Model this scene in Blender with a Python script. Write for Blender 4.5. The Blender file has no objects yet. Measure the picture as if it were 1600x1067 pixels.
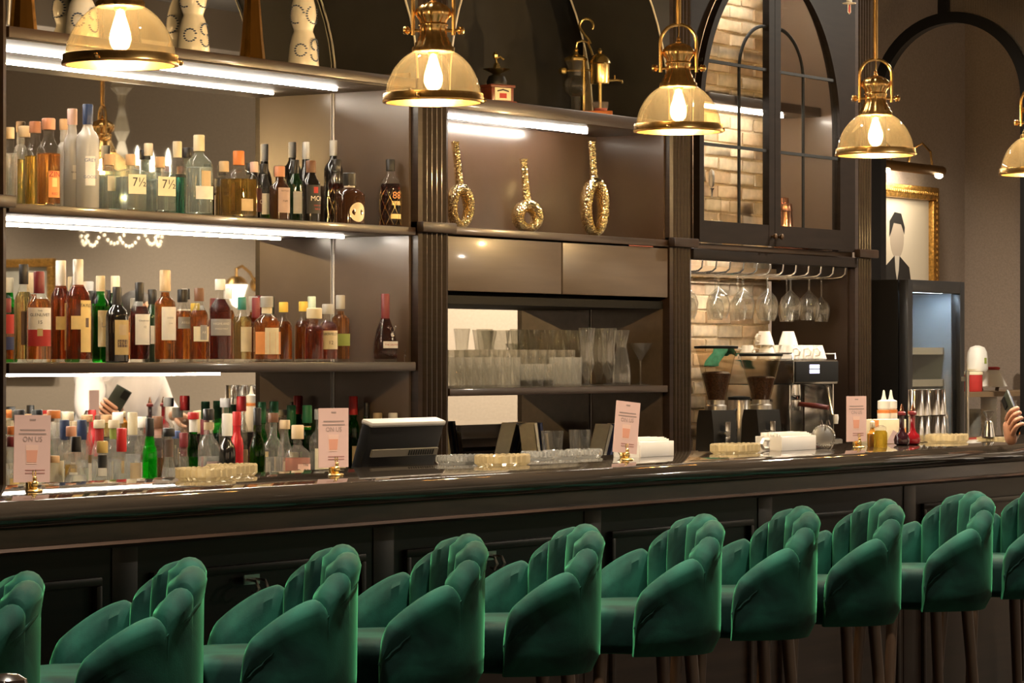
import bpy, bmesh, math, random
from mathutils import Vector, Matrix
random.seed(7)
PI = math.pi
scene = bpy.context.scene
COL = scene.collection

# ------------------------------------------------------------------ camera, world, light, exposure
FPX = 4800.0                       # focal length in pixels of the 1600 px wide frame
YAW = math.atan(FPX / 3200.0)      # the camera looks obliquely along the bar
SY, CY = math.sin(YAW), math.cos(YAW)
EYE, HORIZON = 1.41, 558.0
cam = bpy.data.objects.new('camera', bpy.data.cameras.new('camera'))
COL.objects.link(cam)
cam.data.sensor_width = 36.0
cam.data.lens = FPX / 1600.0 * 36.0
cam.data.shift_y = (HORIZON - 533.5) / 1600.0
cam.data.clip_end = 100
cam.location = (0, 0, EYE)
cam.rotation_euler = (PI / 2, 0, -YAW)
scene.camera = cam

world = bpy.data.worlds.new('world'); scene.world = world
world.use_nodes = True
bg = world.node_tree.nodes['Background']
bg.inputs[0].default_value = (1.0, 0.86, 0.7, 1); bg.inputs[1].default_value = 0.05

def lamp(name, kind, loc, energy, color=(1, .8, .58), size=.1, rot=(0, 0, 0), spot=None, blend=.6):
    l = bpy.data.lights.new(name, kind); l.energy = energy; l.color = color
    if kind == 'AREA': l.shape = 'DISK'; l.size = size
    else: l.shadow_soft_size = size
    if kind == 'SPOT': l.spot_size = math.radians(spot or 80); l.spot_blend = blend
    o = bpy.data.objects.new(name, l); COL.objects.link(o); o.location = loc; o.rotation_euler = rot
    return o
WARM = (1.0, .87, .70)
# unseen ceiling spots: above the stools, the rest fill added for room and back bar
for (lx, ly, le, ls) in [(4.0, 3.7, 20, 80), (5.8, 3.7, 20, 80), (7.6, 3.7, 20, 80), (9.4, 3.7, 20, 80), (11.2, 3.7, 20, 80), (11.4, 1.0, 95, 80), (2.6, 1.0, 45, 85), (5.4, 1.0, 60, 85), (8.2, 1.0, 85, 85),
                     (6.9, 5.5, 7, 80), (9.0, 5.5, 7, 80), (11.2, 5.5, 7, 80), (15.1, 2.2, 52, 110), (15.0, -.6, 15, 110), (15.0, -2.6, 14, 110), (12.9, 5.2, 28, 160),
                     (-1.5, 1.0, 45, 130), (-1.5, -2.2, 45, 130), (2.5, -2.6, 45, 130), (6.5, -2.6, 45, 130), (10.5, -2.6, 45, 130)]:
    lamp('unseen_ceiling_spot', 'SPOT', (lx, ly, 3.52), le * 9, WARM, .05, (0, 0, 0), ls, .7)

scene.view_settings.view_transform = 'Standard'
scene.view_settings.look = 'None'
scene.view_settings.gamma = 1.0
scene.view_settings.use_curve_mapping = False
scene.view_settings.exposure = 1.4
cy = scene.cycles
cy.max_bounces = 10; cy.diffuse_bounces = 3; cy.glossy_bounces = 6; cy.transmission_bounces = 8
cy.transparent_max_bounces = 40; cy.sample_clamp_indirect = 6.0; cy.caustics_reflective = False; cy.caustics_refractive = False
cy.use_denoising = True

# ------------------------------------------------------------------ measuring: a pixel seen at depth p from the camera's wall-normal axis
def at(x, y, p):
    u = (x - 800.0) / FPX
    d = p / (CY - u * SY)
    return Vector((d * (SY + u * CY), p, EYE + (HORIZON - y) / FPX * d))
def ppm(x, p):                       # pixels per metre there
    u = (x - 800.0) / FPX
    return FPX * (CY - u * SY) / p
def pix(X, p, z):
    d = X * SY + p * CY
    return 800 + FPX * (X * CY - p * SY) / d, HORIZON - (z - EYE) * FPX / d

# ------------------------------------------------------------------ materials
MATS = {}
def nodes(name):
    m = bpy.data.materials.new(name); m.use_nodes = True
    return m, m.node_tree, m.node_tree.nodes['Principled BSDF']
def mat(name, color, rough=.5, metal=0., coat=0., noise=None, bump=0., sheen=0., emit=None, es=0., trans=0., alpha=1., spec=None, var=.25):
    if name in MATS: return MATS[name]
    m, nt, b = nodes(name)
    b.inputs['Base Color'].default_value = (*color, 1)
    b.inputs['Roughness'].default_value = rough; b.inputs['Metallic'].default_value = metal
    b.inputs['Coat Weight'].default_value = coat; b.inputs['Coat Roughness'].default_value = .08
    if sheen:
        b.inputs['Sheen Weight'].default_value = sheen; b.inputs['Sheen Roughness'].default_value = .35
    if emit: b.inputs['Emission Color'].default_value = (*emit, 1); b.inputs['Emission Strength'].default_value = es
    if trans: b.inputs['Transmission Weight'].default_value = trans
    if spec is not None: b.inputs['Specular IOR Level'].default_value = spec
    if noise:
        sc = noise if isinstance(noise, tuple) else (noise, noise, noise)
        tc = nt.nodes.new('ShaderNodeTexCoord'); mp = nt.nodes.new('ShaderNodeMapping'); mp.inputs['Scale'].default_value = sc
        nz = nt.nodes.new('ShaderNodeTexNoise'); nz.inputs['Scale'].default_value = 1.0; nz.inputs['Detail'].default_value = 5
        cr = nt.nodes.new('ShaderNodeValToRGB')
        lo = tuple(c * (1 - var) for c in color); hi = tuple(min(1, c * (1 + var)) for c in color)
        cr.color_ramp.elements[0].position = .3; cr.color_ramp.elements[0].color = (*lo, 1)
        cr.color_ramp.elements[1].position = .7; cr.color_ramp.elements[1].color = (*hi, 1)
        L = nt.links
        L.new(tc.outputs['Object'], mp.inputs['Vector']); L.new(mp.outputs['Vector'], nz.inputs['Vector'])
        L.new(nz.outputs['Fac'], cr.inputs['Fac']); L.new(cr.outputs['Color'], b.inputs['Base Color'])
        if bump:
            bp = nt.nodes.new('ShaderNodeBump'); bp.inputs['Strength'].default_value = bump; bp.inputs['Distance'].default_value = .004
            L.new(nz.outputs['Fac'], bp.inputs['Height']); L.new(bp.outputs['Normal'], b.inputs['Normal'])
    MATS[name] = m
    return m
def glass(name, tint=(1, 1, 1), ior=1.45, rough=.0, milky=0., milk=(1, 1, 1)):
    """thin clear or tinted wall: see-through with an angle-dependent reflection"""
    if name in MATS: return MATS[name]
    m = bpy.data.materials.new(name); m.use_nodes = True; nt = m.node_tree; nt.nodes.clear(); L = nt.links
    out = nt.nodes.new('ShaderNodeOutputMaterial'); tr = nt.nodes.new('ShaderNodeBsdfTransparent'); tr.inputs[0].default_value = (*tint, 1)
    gl = nt.nodes.new('ShaderNodeBsdfGlossy'); gl.inputs['Roughness'].default_value = rough
    fr = nt.nodes.new('ShaderNodeFresnel'); fr.inputs[0].default_value = ior
    mx = nt.nodes.new('ShaderNodeMixShader')
    ge = nt.nodes.new('ShaderNodeNewGeometry'); mr = nt.nodes.new('ShaderNodeMapRange')   # same reflection on both faces of the thin wall
    mr.inputs['To Min'].default_value = ior; mr.inputs['To Max'].default_value = 1 / ior
    L.new(ge.outputs['Backfacing'], mr.inputs['Value']); L.new(mr.outputs[0], fr.inputs[0])
    L.new(fr.outputs[0], mx.inputs[0]); L.new(gl.outputs[0], mx.inputs[2])
    if milky:
        df = nt.nodes.new('ShaderNodeBsdfDiffuse'); df.inputs[0].default_value = (*milk, 1)
        tl = nt.nodes.new('ShaderNodeBsdfTranslucent'); tl.inputs[0].default_value = (*milk, 1)
        m2 = nt.nodes.new('ShaderNodeMixShader'); m2.inputs[0].default_value = .5
        m3 = nt.nodes.new('ShaderNodeMixShader'); m3.inputs[0].default_value = milky
        L.new(df.outputs[0], m2.inputs[1]); L.new(tl.outputs[0], m2.inputs[2])
        L.new(tr.outputs[0], m3.inputs[1]); L.new(m2.outputs[0], m3.inputs[2]); L.new(m3.outputs[0], mx.inputs[1])
    else: L.new(tr.outputs[0], mx.inputs[1])
    L.new(mx.outputs[0], out.inputs[0]); MATS[name] = m
    return m
def solid_glass(name, tint=(1, 1, 1), ior=1.5, through=.35, rough=.0, body=0., bc=(1, 1, 1)):
    """glass with real thickness: refracts, with part of the light passing straight"""
    if name in MATS: return MATS[name]
    m = bpy.data.materials.new(name); m.use_nodes = True; nt = m.node_tree; nt.nodes.clear(); L = nt.links
    out = nt.nodes.new('ShaderNodeOutputMaterial'); tr = nt.nodes.new('ShaderNodeBsdfTransparent'); tr.inputs[0].default_value = (*tint, 1)
    g = nt.nodes.new('ShaderNodeBsdfGlass'); g.inputs['Color'].default_value = (*tint, 1); g.inputs['IOR'].default_value = ior; g.inputs['Roughness'].default_value = rough
    mx = nt.nodes.new('ShaderNodeMixShader'); mx.inputs[0].default_value = 1 - through
    L.new(tr.outputs[0], mx.inputs[1]); L.new(g.outputs[0], mx.inputs[2]); last = mx
    if body:
        df = nt.nodes.new('ShaderNodeBsdfDiffuse'); df.inputs[0].default_value = (*bc, 1); tl = nt.nodes.new('ShaderNodeBsdfTranslucent'); tl.inputs[0].default_value = (*bc, 1)
        m2 = nt.nodes.new('ShaderNodeMixShader'); m2.inputs[0].default_value = .5; m3 = nt.nodes.new('ShaderNodeMixShader'); m3.inputs[0].default_value = body
        L.new(df.outputs[0], m2.inputs[1]); L.new(tl.outputs[0], m2.inputs[2]); L.new(mx.outputs[0], m3.inputs[1]); L.new(m2.outputs[0], m3.inputs[2]); last = m3
    L.new(last.outputs[0], out.inputs[0]); MATS[name] = m
    return m
def emission(name, color, s):
    if name in MATS: return MATS[name]
    m = bpy.data.materials.new(name); m.use_nodes = True; nt = m.node_tree; nt.nodes.clear()
    out = nt.nodes.new('ShaderNodeOutputMaterial'); e = nt.nodes.new('ShaderNodeEmission')
    e.inputs[0].default_value = (*color, 1); e.inputs[1].default_value = s; nt.links.new(e.outputs[0], out.inputs[0]); MATS[name] = m
    return m
WOOD = mat('dark_stained_wood', (.022, .0118, .0075), .36, noise=(6, 6, 60), var=.3, coat=.08, spec=.32)
WOODX = mat('dark_stained_wood_long', (.032, .017, .010), .34, noise=(3, 60, 60), var=.45, coat=.3, bump=.1)
LACQ = mat('brown_lacquer', (.125, .092, .072), .27, noise=3., var=.12, coat=.0)
LACQ2 = mat('brown_drawer_lacquer', (.085, .062, .045), .33, noise=(3, 40, 40), var=.12, coat=.3)
BLACK = mat('black_paint', (.006, .006, .006), .6, spec=.25)
BLACKM = mat('black_metal', (.007, .007, .0075), .42, spec=.35)
CHAR = mat('charcoal_plaster', (.020, .0185, .0175), .75, noise=9., var=.15)
MIRROR = mat('mirror_silver', (.86, .84, .80), .015, metal=1.)
BRASS = mat('brushed_brass', (.86, .54, .20), .26, metal=1., noise=(90, 90, 6), var=.12)
GOLD = mat('polished_gold', (.92, .68, .28), .24, metal=1.)
COPPER = mat('copper', (.86, .42, .27), .15, metal=1.)
STEEL = mat('polished_steel', (.72, .71, .69), .14, metal=1.)
STEELB = mat('brushed_steel', (.55, .53, .50), .3, metal=1.)
SEAL = mat('white_sealant', (.62, .58, .52), .5)
CREAM = mat('cream_paper', (.78, .70, .56), .6)
WHITE = mat('white_ceramic', (.82, .78, .72), .2, coat=.4)
PAPER = mat('white_paper', (.80, .77, .70), .65)
INK = mat('black_ink', (.02, .018, .016), .6)
CLEAR = glass('clear_glass', (.96, .97, .96), 1.42)
CRYST = glass('crystal', (.97, .97, .95), 1.9, .02, .03)
CRYTHIN = CRYST

# ------------------------------------------------------------------ mesh building
class MB:
    def __init__(s): s.v = []; s.f = []; s.mi = []; s.cur = 0
    def add(s, vs, fs):
        o = len(s.v); s.v += [tuple(v) for v in vs]
        for f in fs: s.f.append(tuple(i + o for i in f)); s.mi.append(s.cur)
        return s
    def box(s, x0, x1, y0, y1, z0, z1, bev=0.):
        if bev <= 0 or min(x1 - x0, y1 - y0, z1 - z0) <= 2.2 * bev:
            v = [(x, y, z) for x in (x0, x1) for y in (y0, y1) for z in (z0, z1)]
            return s.add(v, [(0, 1, 3, 2), (4, 6, 7, 5), (0, 4, 5, 1), (2, 3, 7, 6), (0, 2, 6, 4), (1, 5, 7, 3)])
        bm = bmesh.new(); bmesh.ops.create_cube(bm, size=1)
        for q in bm.verts: q.co = Vector(((x0 + x1) / 2 + q.co.x * (x1 - x0), (y0 + y1) / 2 + q.co.y * (y1 - y0), (z0 + z1) / 2 + q.co.z * (z1 - z0)))
        bmesh.ops.bevel(bm, geom=list(bm.edges), offset=bev, segments=2, profile=.6, affect='EDGES')
        bm.verts.index_update(); s.add([q.co[:] for q in bm.verts], [[q.index for q in f.verts] for f in bm.faces]); bm.free()
        return s
    def lathe(s, prof, n=24, c=(0, 0, 0), sq=0., cap=True, lobes=0, la=0., ratio=1.):
        """prof: [(r, z)], sq>0 squares the section, lobes ripple it, ratio narrows it in y"""
        vs = []; fs = []
        for (r, z) in prof:
            for k in range(n):
                a = 2 * PI * k / n; ca, sa = math.cos(a), math.sin(a)
                if sq: q = r / (abs(ca) ** sq + abs(sa) ** sq) ** (1 / sq)
                else: q = r
                if lobes: q *= 1 + la * math.cos(lobes * a)
                vs.append((c[0] + q * ca, c[1] + q * sa * ratio, c[2] + z))
        m = len(prof)
        for i in range(m - 1):
            for k in range(n):
                k2 = (k + 1) % n; fs.append((i * n + k, i * n + k2, (i + 1) * n + k2, (i + 1) * n + k))
        if cap:
            if prof[0][0] > 1e-5: fs.append(tuple(range(n - 1, -1, -1)))
            if prof[-1][0] > 1e-5: fs.append(tuple((m - 1) * n + k for k in range(n)))
        return s.add(vs, fs)
    def tube(s, pts, r, n=8, close=False, caps=True):
        pts = [Vector(p) for p in pts]; m = len(pts); rs = r if isinstance(r, (list, tuple)) else [r] * m
        vs = []; fs = []; prev = None
        for i in range(m):
            t = (pts[(i + 1) % m] - pts[i - 1]) if close else (pts[min(i + 1, m - 1)] - pts[max(i - 1, 0)])
            t.normalize()
            if prev is None:
                ref = Vector((0, 0, 1)) if abs(t.z) < .9 else Vector((1, 0, 0)); a = t.cross(ref).normalized()
            else: a = (prev - t * prev.dot(t)).normalized()
            prev = a; b = t.cross(a)
            for k in range(n):
                g = 2 * PI * k / n; vs.append(pts[i] + (a * math.cos(g) + b * math.sin(g)) * rs[i])
        for i in range(m if close else m - 1):
            for k in range(n):
                k2 = (k + 1) % n; j = (i + 1) % m; fs.append((i * n + k, i * n + k2, j * n + k2, j * n + k))
        if caps and not close: fs.append(tuple(range(n - 1, -1, -1))); fs.append(tuple((m - 1) * n + k for k in range(n)))
        return s.add(vs, fs)
    def prism(s, poly, axis, a0, a1):
        """extrude a 2-D polygon along an axis: 'x' (poly=y,z), 'y' (poly=x,z), 'z' (poly=x,y)"""
        n = len(poly); P = {'x': lambda q, t: (t, q[0], q[1]), 'y': lambda q, t: (q[0], t, q[1]), 'z': lambda q, t: (q[0], q[1], t)}[axis]
        return s.add([P(q, a0) for q in poly] + [P(q, a1) for q in poly],
                     [tuple(range(n))[::-1], tuple(range(n, 2 * n))] + [(i, (i + 1) % n, n + (i + 1) % n, n + i) for i in range(n)])
    def ellipsoid(s, c, r, n=16, m=10):
        return s.lathe([(max(1e-4, math.sin(PI * i / m)), -math.cos(PI * i / m)) for i in range(m + 1)], n, cap=False).xf_last((m + 1) * n, c, r)
    def xf_last(s, k, c, r):
        for i in range(len(s.v) - k, len(s.v)):
            v = s.v[i]; s.v[i] = (c[0] + v[0] * r[0], c[1] + v[1] * r[1], c[2] + v[2] * r[2])
        return s
    def xf(s, M, start=0):
        for i in range(start, len(s.v)): s.v[i] = tuple(M @ Vector(s.v[i]))
        return s
    def mesh(s, name, mats, smooth=True, angle=35):
        me = bpy.data.meshes.new(name); me.from_pydata(s.v, [], s.f)
        for mm in (mats if isinstance(mats, (list, tuple)) else [mats]): me.materials.append(mm)
        if len(me.materials) > 1: me.polygons.foreach_set('material_index', s.mi)
        bm = bmesh.new(); bm.from_mesh(me); bmesh.ops.recalc_face_normals(bm, faces=bm.faces)
        if smooth:
            th = math.radians(angle)
            for f in bm.faces: f.smooth = True
            for e in bm.edges:
                if len(e.link_faces) == 2 and e.calc_face_angle(0) > th: e.smooth = False
        bm.to_mesh(me); bm.free(); me.update()
        return me
    def build(s, name, mats, parent=None, loc=(0, 0, 0), smooth=True, angle=35, rz=0.):
        o = bpy.data.objects.new(name, s.mesh(name, mats, smooth, angle)); COL.objects.link(o)
        o.parent = parent; o.location = loc; o.rotation_euler = (0, 0, rz)
        return o
def tag(o, label=None, cat=None, group=None, kind=None):
    if label: o['label'] = label
    if cat: o['category'] = cat
    if group: o['group'] = group
    if kind: o['kind'] = kind
    return o
def thing(name, label, cat, loc=(0, 0, 0), rz=0., group=None):
    o = bpy.data.objects.new(name, None); COL.objects.link(o); o.empty_display_size = .05
    o.location = loc; o.rotation_euler = (0, 0, rz)
    return tag(o, label, cat, group)
KIDS = {}
def copy_tree(o, parent=None):
    c = o.copy(); COL.objects.link(c); c.parent = parent
    for ch in [q for q in list(COL.objects) if q.parent == o]: copy_tree(ch, c)
    return c
def copy_thing(o, loc, label, rz=None, group=None):
    c = copy_tree(o); c.location = loc; c['label'] = label
    if rz is not None: c.rotation_euler = (0, 0, rz)
    if group: c['group'] = group
    return c
def struct(name, mb, m, parent=None, smooth=False):
    o = mb.build(name, m, parent, smooth=smooth)
    if parent is None: o['kind'] = 'structure'
    return o
_TXT = {}
def text_mb(s, size, align='CENTER'):
    key = (s, align)
    if key not in _TXT:
        cu = bpy.data.curves.new('writing', 'FONT'); cu.body = s; cu.size = 1.0; cu.align_x = align; cu.align_y = 'CENTER'; cu.resolution_u = 3
        ob = bpy.data.objects.new('writing', cu); COL.objects.link(ob)
        dg = bpy.context.evaluated_depsgraph_get(); me = bpy.data.meshes.new_from_object(ob.evaluated_get(dg))
        _TXT[key] = ([v.co[:] for v in me.vertices], [tuple(p.vertices) for p in me.polygons])
        bpy.data.objects.remove(ob); bpy.data.meshes.remove(me); bpy.data.curves.remove(cu)
    v, f = _TXT[key]; m = MB(); m.add([(x * size, y * size, 0) for x, y, z in v], f)
    return m
def arcpts(cx, cz, r, a0, a1, n, rz=None):
    rz = rz or r
    return [(cx + r * math.cos(a0 + (a1 - a0) * i / n), cz + rz * math.sin(a0 + (a1 - a0) * i / n)) for i in range(n + 1)]
# ------------------------------------------------------------------ the room
PF, PM = 6.20, 6.56               # front plane of the back bar, plane of its mirrors
XW = 16.3                         # end wall of the room
TAUPE = mat('taupe_wallpaper', (.32, .255, .205), .8, noise=90., var=.10, bump=.25)
BEIGE = mat('beige_plaster', (.46, .38, .28), .8, noise=6., var=.05)
floor = struct('floor', MB().box(-3, XW + .1, -4, 7.75, -.1, 0), mat('dark_floor_boards', (.018, .012, .009), .4, noise=(2, 18, 1), var=.3))
struct('ceiling', MB().box(-3, XW + .1, -4, 7.75, 3.6, 3.7), mat('dark_ceiling', (.10, .09, .08), .7))
struct('wall_left', MB().box(-3.1, -3, -4, 7.75, 0, 3.6), TAUPE)
struct('wall_front', MB().box(-3, XW, -4.1, -4, 0, 3.6), BEIGE)
struct('wall_right', MB().box(XW, XW + .1, -4, 7.75, 0, 3.6), mat('end_wall_paper', (.33, .275, .215), .8, noise=60., var=.07, bump=.2))
struct('wall_back', MB().box(-3, 12.16, 6.72, 6.82, 0, 3.6), CHAR)
struct('wall_niche', MB().box(12.16, XW, 7.65, 7.75, 0, 3.6).box(12.16, 12.26, 6.82, 7.65, 0, 3.6), TAUPE)
struct('wall_return', MB().box(XW - .12, XW - .001, 6.0, 7.65, 0, 3.6), TAUPE)
# ceiling beam of the guest side
struct('trim_1', MB().box(-3, XW, .6, .85, 3.35, 3.6), mat('ceiling_beam_paint', (.30, .26, .22), .6))
struct('baseboard_right', MB().box(XW - .02, XW, -4, 7.65, 0, .14), BLACK)
# ------------------------------------------------------------------ back bar: three bays between fluted pilasters
XA0, XA1, XB0, XB1, XC0, XC1, XD = 6.64, 8.71, 8.893, 10.419, 10.588, 12.003, 12.16
LED = emission('led_strip_glow', (1.0, .90, .76), 34.0)
ZC = .95                          # back counter top
def pilaster(x0, x1, label):
    t = thing('fluted_pilaster', label, 'pilaster', ((x0 + x1) / 2, PF, 0), group='fluted pilasters of the back bar')
    w = (x1 - x0) / 2 - .001
    def shaft(z0, z1):
        nfl = 5; pts = [(-w, .36), (-w, 0)]
        m = .016; fw = (2 * w - 2 * m) / nfl
        for k in range(nfl):
            a = -w + m + k * fw
            for i in range(7):
                u = i / 6; pts.append((a + fw * (.08 + .84 * u), -.006 + .02 * math.sin(PI * u)))
        pts += [(w, 0), (w, .36)]
        return MB().prism(pts, 'z', z0, z1)
    shaft(ZC + .08, 1.845).build('shaft', WOOD, t); shaft(1.882, 3.0).build('shaft', WOOD, t)
    def collar(z0, z1, e):
        return MB().box(-w - e, w + e, -.02 - e, -.001, z0, z1, .006)
    collar(1.845, 1.882, .012).build('collar', WOOD, t)
    collar(ZC - .0, ZC + .08, .015).build('plinth', WOOD, t)
    collar(3.0, 3.12, .02).build('capital', WOOD, t)
    return t
pilaster(XA1, XB0, 'dark fluted pilaster between the liquor shelves and the gold vase niche')
pilaster(XB1, XC0, 'dark fluted pilaster between the gold vase niche and arched glass cabinet')
pilaster(XC1, XD, 'dark fluted pilaster between the arched glass cabinet and the black fridge')
pilaster(XA0 - .18, XA0, 'dark fluted pilaster cut off by the picture edge, beside the tall liquor shelves')

# arch heads above bays A and B: the opening narrows upwards
def arch_head(par, w, d, z0, b):
    a = w / 2; top = 3.45
    for sgn in (-1, 1):
        pts = [(a + sgn * a * math.cos(PI / 2 * i / 16), z0 + b * math.sin(PI / 2 * i / 16)) for i in range(17)] + [(a, top), (a + sgn * a, top)]
        MB().prism(pts, 'y', 0, d - .001).build('arch_spandrel', CHAR, par)
        for yy in (-.003, d - .006):
            ed = [(a + sgn * (a - .005) * math.cos(PI / 2 * i / 16), yy, z0 + (b - .005) * math.sin(PI / 2 * i / 16)) for i in range(17)]
            MB().tube(ed, .004, 6).build('edge_trim', SEAL, par)
# --- bay A: mirror-backed liquor shelves
A = thing('liquor_shelving', 'mirror-backed dark wood shelving lit by bright strips, full of liquor bottles', 'shelving', (XA0, PF, 0))
wA = XA1 - XA0; dA = PM - PF
MB().box(0.0, wA, dA, dA + .012, ZC, 2.95).build('mirror', MIRROR, A, smooth=False)
MB().box(wA - .012, wA, .03, dA - .001, ZC, 2.40).build('side_panel', LACQ, A, smooth=False)
MB().box(0, .012, .03, dA - .001, ZC, 2.40).build('side_panel', LACQ, A, smooth=False)
MB().tube([(wA - .015, dA - .004, ZC), (wA - .015, dA - .004, 2.37)], .004, 6).build('corner_sealant', SEAL, A)
def shelf(par, x0, x1, y0, y1, z0, z1, leds):
    s = MB().box(x0, x1, y0, y1, z0, z1, .003).build('shelf', WOODX, par)
    MB().box(x0, x1, y0 + .03, y1, z0 - .0015, z0 - .0002).build('shelf_underside', mat('warm_white_laminate', (.15, .125, .10), .45), s, smooth=False)
    for (a, b, yy) in leds:
        MB().box(a, b, yy - .005, yy + .005, z0 - .011, z0 - .003).build('led_strip', LED, s, smooth=False)
    return s
shelf(A, .012, wA - .012, .0, dA - .001, 2.345, 2.378, [(.02, wA - .18, .22)])
shelf(A, .012, wA - .012, .0, dA - .001, 1.834, 1.861, [(.02, wA - .14, .22)])
shelf(A, .012, wA - .012, .0, dA - .001, 1.362, 1.393, [(.02, wA - .82, .22)])

arch_head(A, wA, dA, 2.38, .72)
# --- bay B: vase niche, two drawers, mirror-backed glass shelf
NICHE = mat('chestnut_lacquer', (.062, .036, .024), .22, noise=3., var=.1, coat=.3)
B = thing('niche_cabinet', 'dark lacquered cabinet with lit vase niche, two drawers and glassware shelf', 'cabinet', (XB0, PF, 0))
wB = XB1 - XB0; dB = PM - PF
MB().box(0, wB, dB - .03, dB + .02, 1.84, 2.30).build('niche_back', NICHE, B, smooth=False)
MB().box(wB - .012, wB, .02, dB - .03, 1.872, 2.29).build('side_panel', NICHE, B, smooth=False)
MB().box(0, .012, .02, dB - .03, 1.872, 2.29).build('side_panel', NICHE, B, smooth=False)
tp = MB().box(0, wB, .0, dB, 2.29, 2.338, .003).build('top_board', WOODX, B)
MB().box(.02, wB - .33, .173, .187, 2.278, 2.289).build('led_strip', LED, tp, smooth=False)
MB().box(0, wB, 0, dB - .03, 1.845, 1.872, .003).build('niche_floor', WOODX, B)
MB().box(0, wB, .03, dB, 1.60, 1.63).box(0, wB, .20, dB, 1.63, 1.843).build('drawer_case', BLACK, B, smooth=False)
xm = 9.644 - XB0
for (a, b) in ((.006, xm - .005), (xm + .005, wB - .006)):
    MB().box(a, b, .004, .19, 1.645, 1.838, .003).build('drawer', LACQ2, B)
MB().box(0, wB, dB, dB + .012, ZC, 1.60).build('mirror', MIRROR, B, smooth=False)
MB().box(wB - .012, wB, .03, dB - .001, ZC, 1.60).build('side_panel', LACQ2, B, smooth=False)
MB().box(0, .012, .03, dB - .001, ZC, 1.60).build('side_panel', LACQ2, B, smooth=False)
MB().tube([(wB - .015, dB - .004, ZC), (wB - .015, dB - .004, 1.60)], .0035, 6).build('corner_sealant', SEAL, B)
MB().box(.012, wB - .012, 0, dB - .001, 1.272, 1.299, .003).build('shelf', WOODX, B)
MB().box(.93 * wB - .2, .93 * wB - .02, -.001, .0, 1.8395, 1.8435).build('drawer_edge', mat('red_brown_edge', (.25, .06, .03), .4), B, smooth=False)

arch_head(B, wB, dB, 2.345, .78)
# --- bay C: cabinet with arched glass doors over an open brick-backed coffee niche
PBK = 6.62
wall_brick = struct('wall_brick', MB().box(XC0, XC1, PBK + .012, PBK + .09, ZC, 3.25), mat('lime_mortar', (.68, .55, .38), .9, noise=30., var=.15, bump=.4))
brick_mats = [mat('pale_brick_%d' % i, c, .85, noise=22., var=.16, bump=.5) for i, c in enumerate([(.70, .54, .36), (.64, .46, .28), (.74, .60, .42), (.60, .42, .26), (.68, .55, .38)])]
rb = random.Random(3)
bmeshes = []
for i in range(8):
    m = MB(); L, H = .20, .050
    m.box(0, L, 0, .02, 0, H, .004)
    m.v = [(x + rb.uniform(-.0035, .0035), y + rb.uniform(-.003, .003), z + rb.uniform(-.003, .003)) for x, y, z in m.v]
    bmeshes.append(m.mesh('brick', brick_mats[i % 5], True, 60))
ncourse = 36
for r in range(ncourse):
    z = ZC + .002 + r * .0605
    x = XC0 + .004 - (.105 if r % 2 else 0)
    while x < XC1 - .004:
        a, b = max(x, XC0 + .004), min(x + .20, XC1 - .004)
        if b - a > .03:
            o = bpy.data.objects.new('brick', rb.choice(bmeshes)); COL.objects.link(o); o.parent = wall_brick
            o.location = (a, PBK + .003 + rb.uniform(-.003, .003), z); o.scale = ((b - a) / .20, 1, 1)
        x += .212
C = thing('arched_door_cabinet', 'dark wall cabinet with two arched glass doors against pale brick', 'cabinet', (XC0, PF, 0))
wC = XC1 - XC0; dC = PBK - .012 - PF
DOORW = mat('ebonised_wood', (.0095, .0062, .0048), .42, noise=(6, 6, 50), var=.3, spec=.16)
zb, zs, ra = 1.845, 2.36, .0         # cabinet bottom; springing of the arch
MB().box(0, wC, .012, dC, 1.845, 1.868, .003).build('bottom_board', WOODX, C)
MB().box(.001, wC - .001, -.012, .03, 1.800, 1.8445, .005).build('bottom_rail', DOORW, C)
MB().box(0, .014, .03, dC, 1.868, 3.1).build('side_panel', LACQ, C, smooth=False)
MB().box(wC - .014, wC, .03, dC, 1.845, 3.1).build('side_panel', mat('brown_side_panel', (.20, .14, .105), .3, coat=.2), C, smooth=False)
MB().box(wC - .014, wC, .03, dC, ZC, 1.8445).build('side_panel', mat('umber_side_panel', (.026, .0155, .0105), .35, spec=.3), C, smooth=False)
MB().box(0, wC, .0, dC, 3.1, 3.14).build('top_board', WOOD, C, smooth=False)
sh = MB().box(.015, wC - .015, .16, dC, 2.465, 2.505, .003).build('inner_shelf', WOODX, C)
MB().box(.03, wC - .2, .246, .256, 2.453, 2.463).build('led_strip', LED, sh, smooth=False)
MB().box(.03, wC - .2, .262, .276, 3.088, 3.099).build('led_strip', LED, C, smooth=False)
MB().box(.03, wC - .4, .10, .112, 1.832, 1.844).build('led_strip', LED, C, smooth=False)
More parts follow.
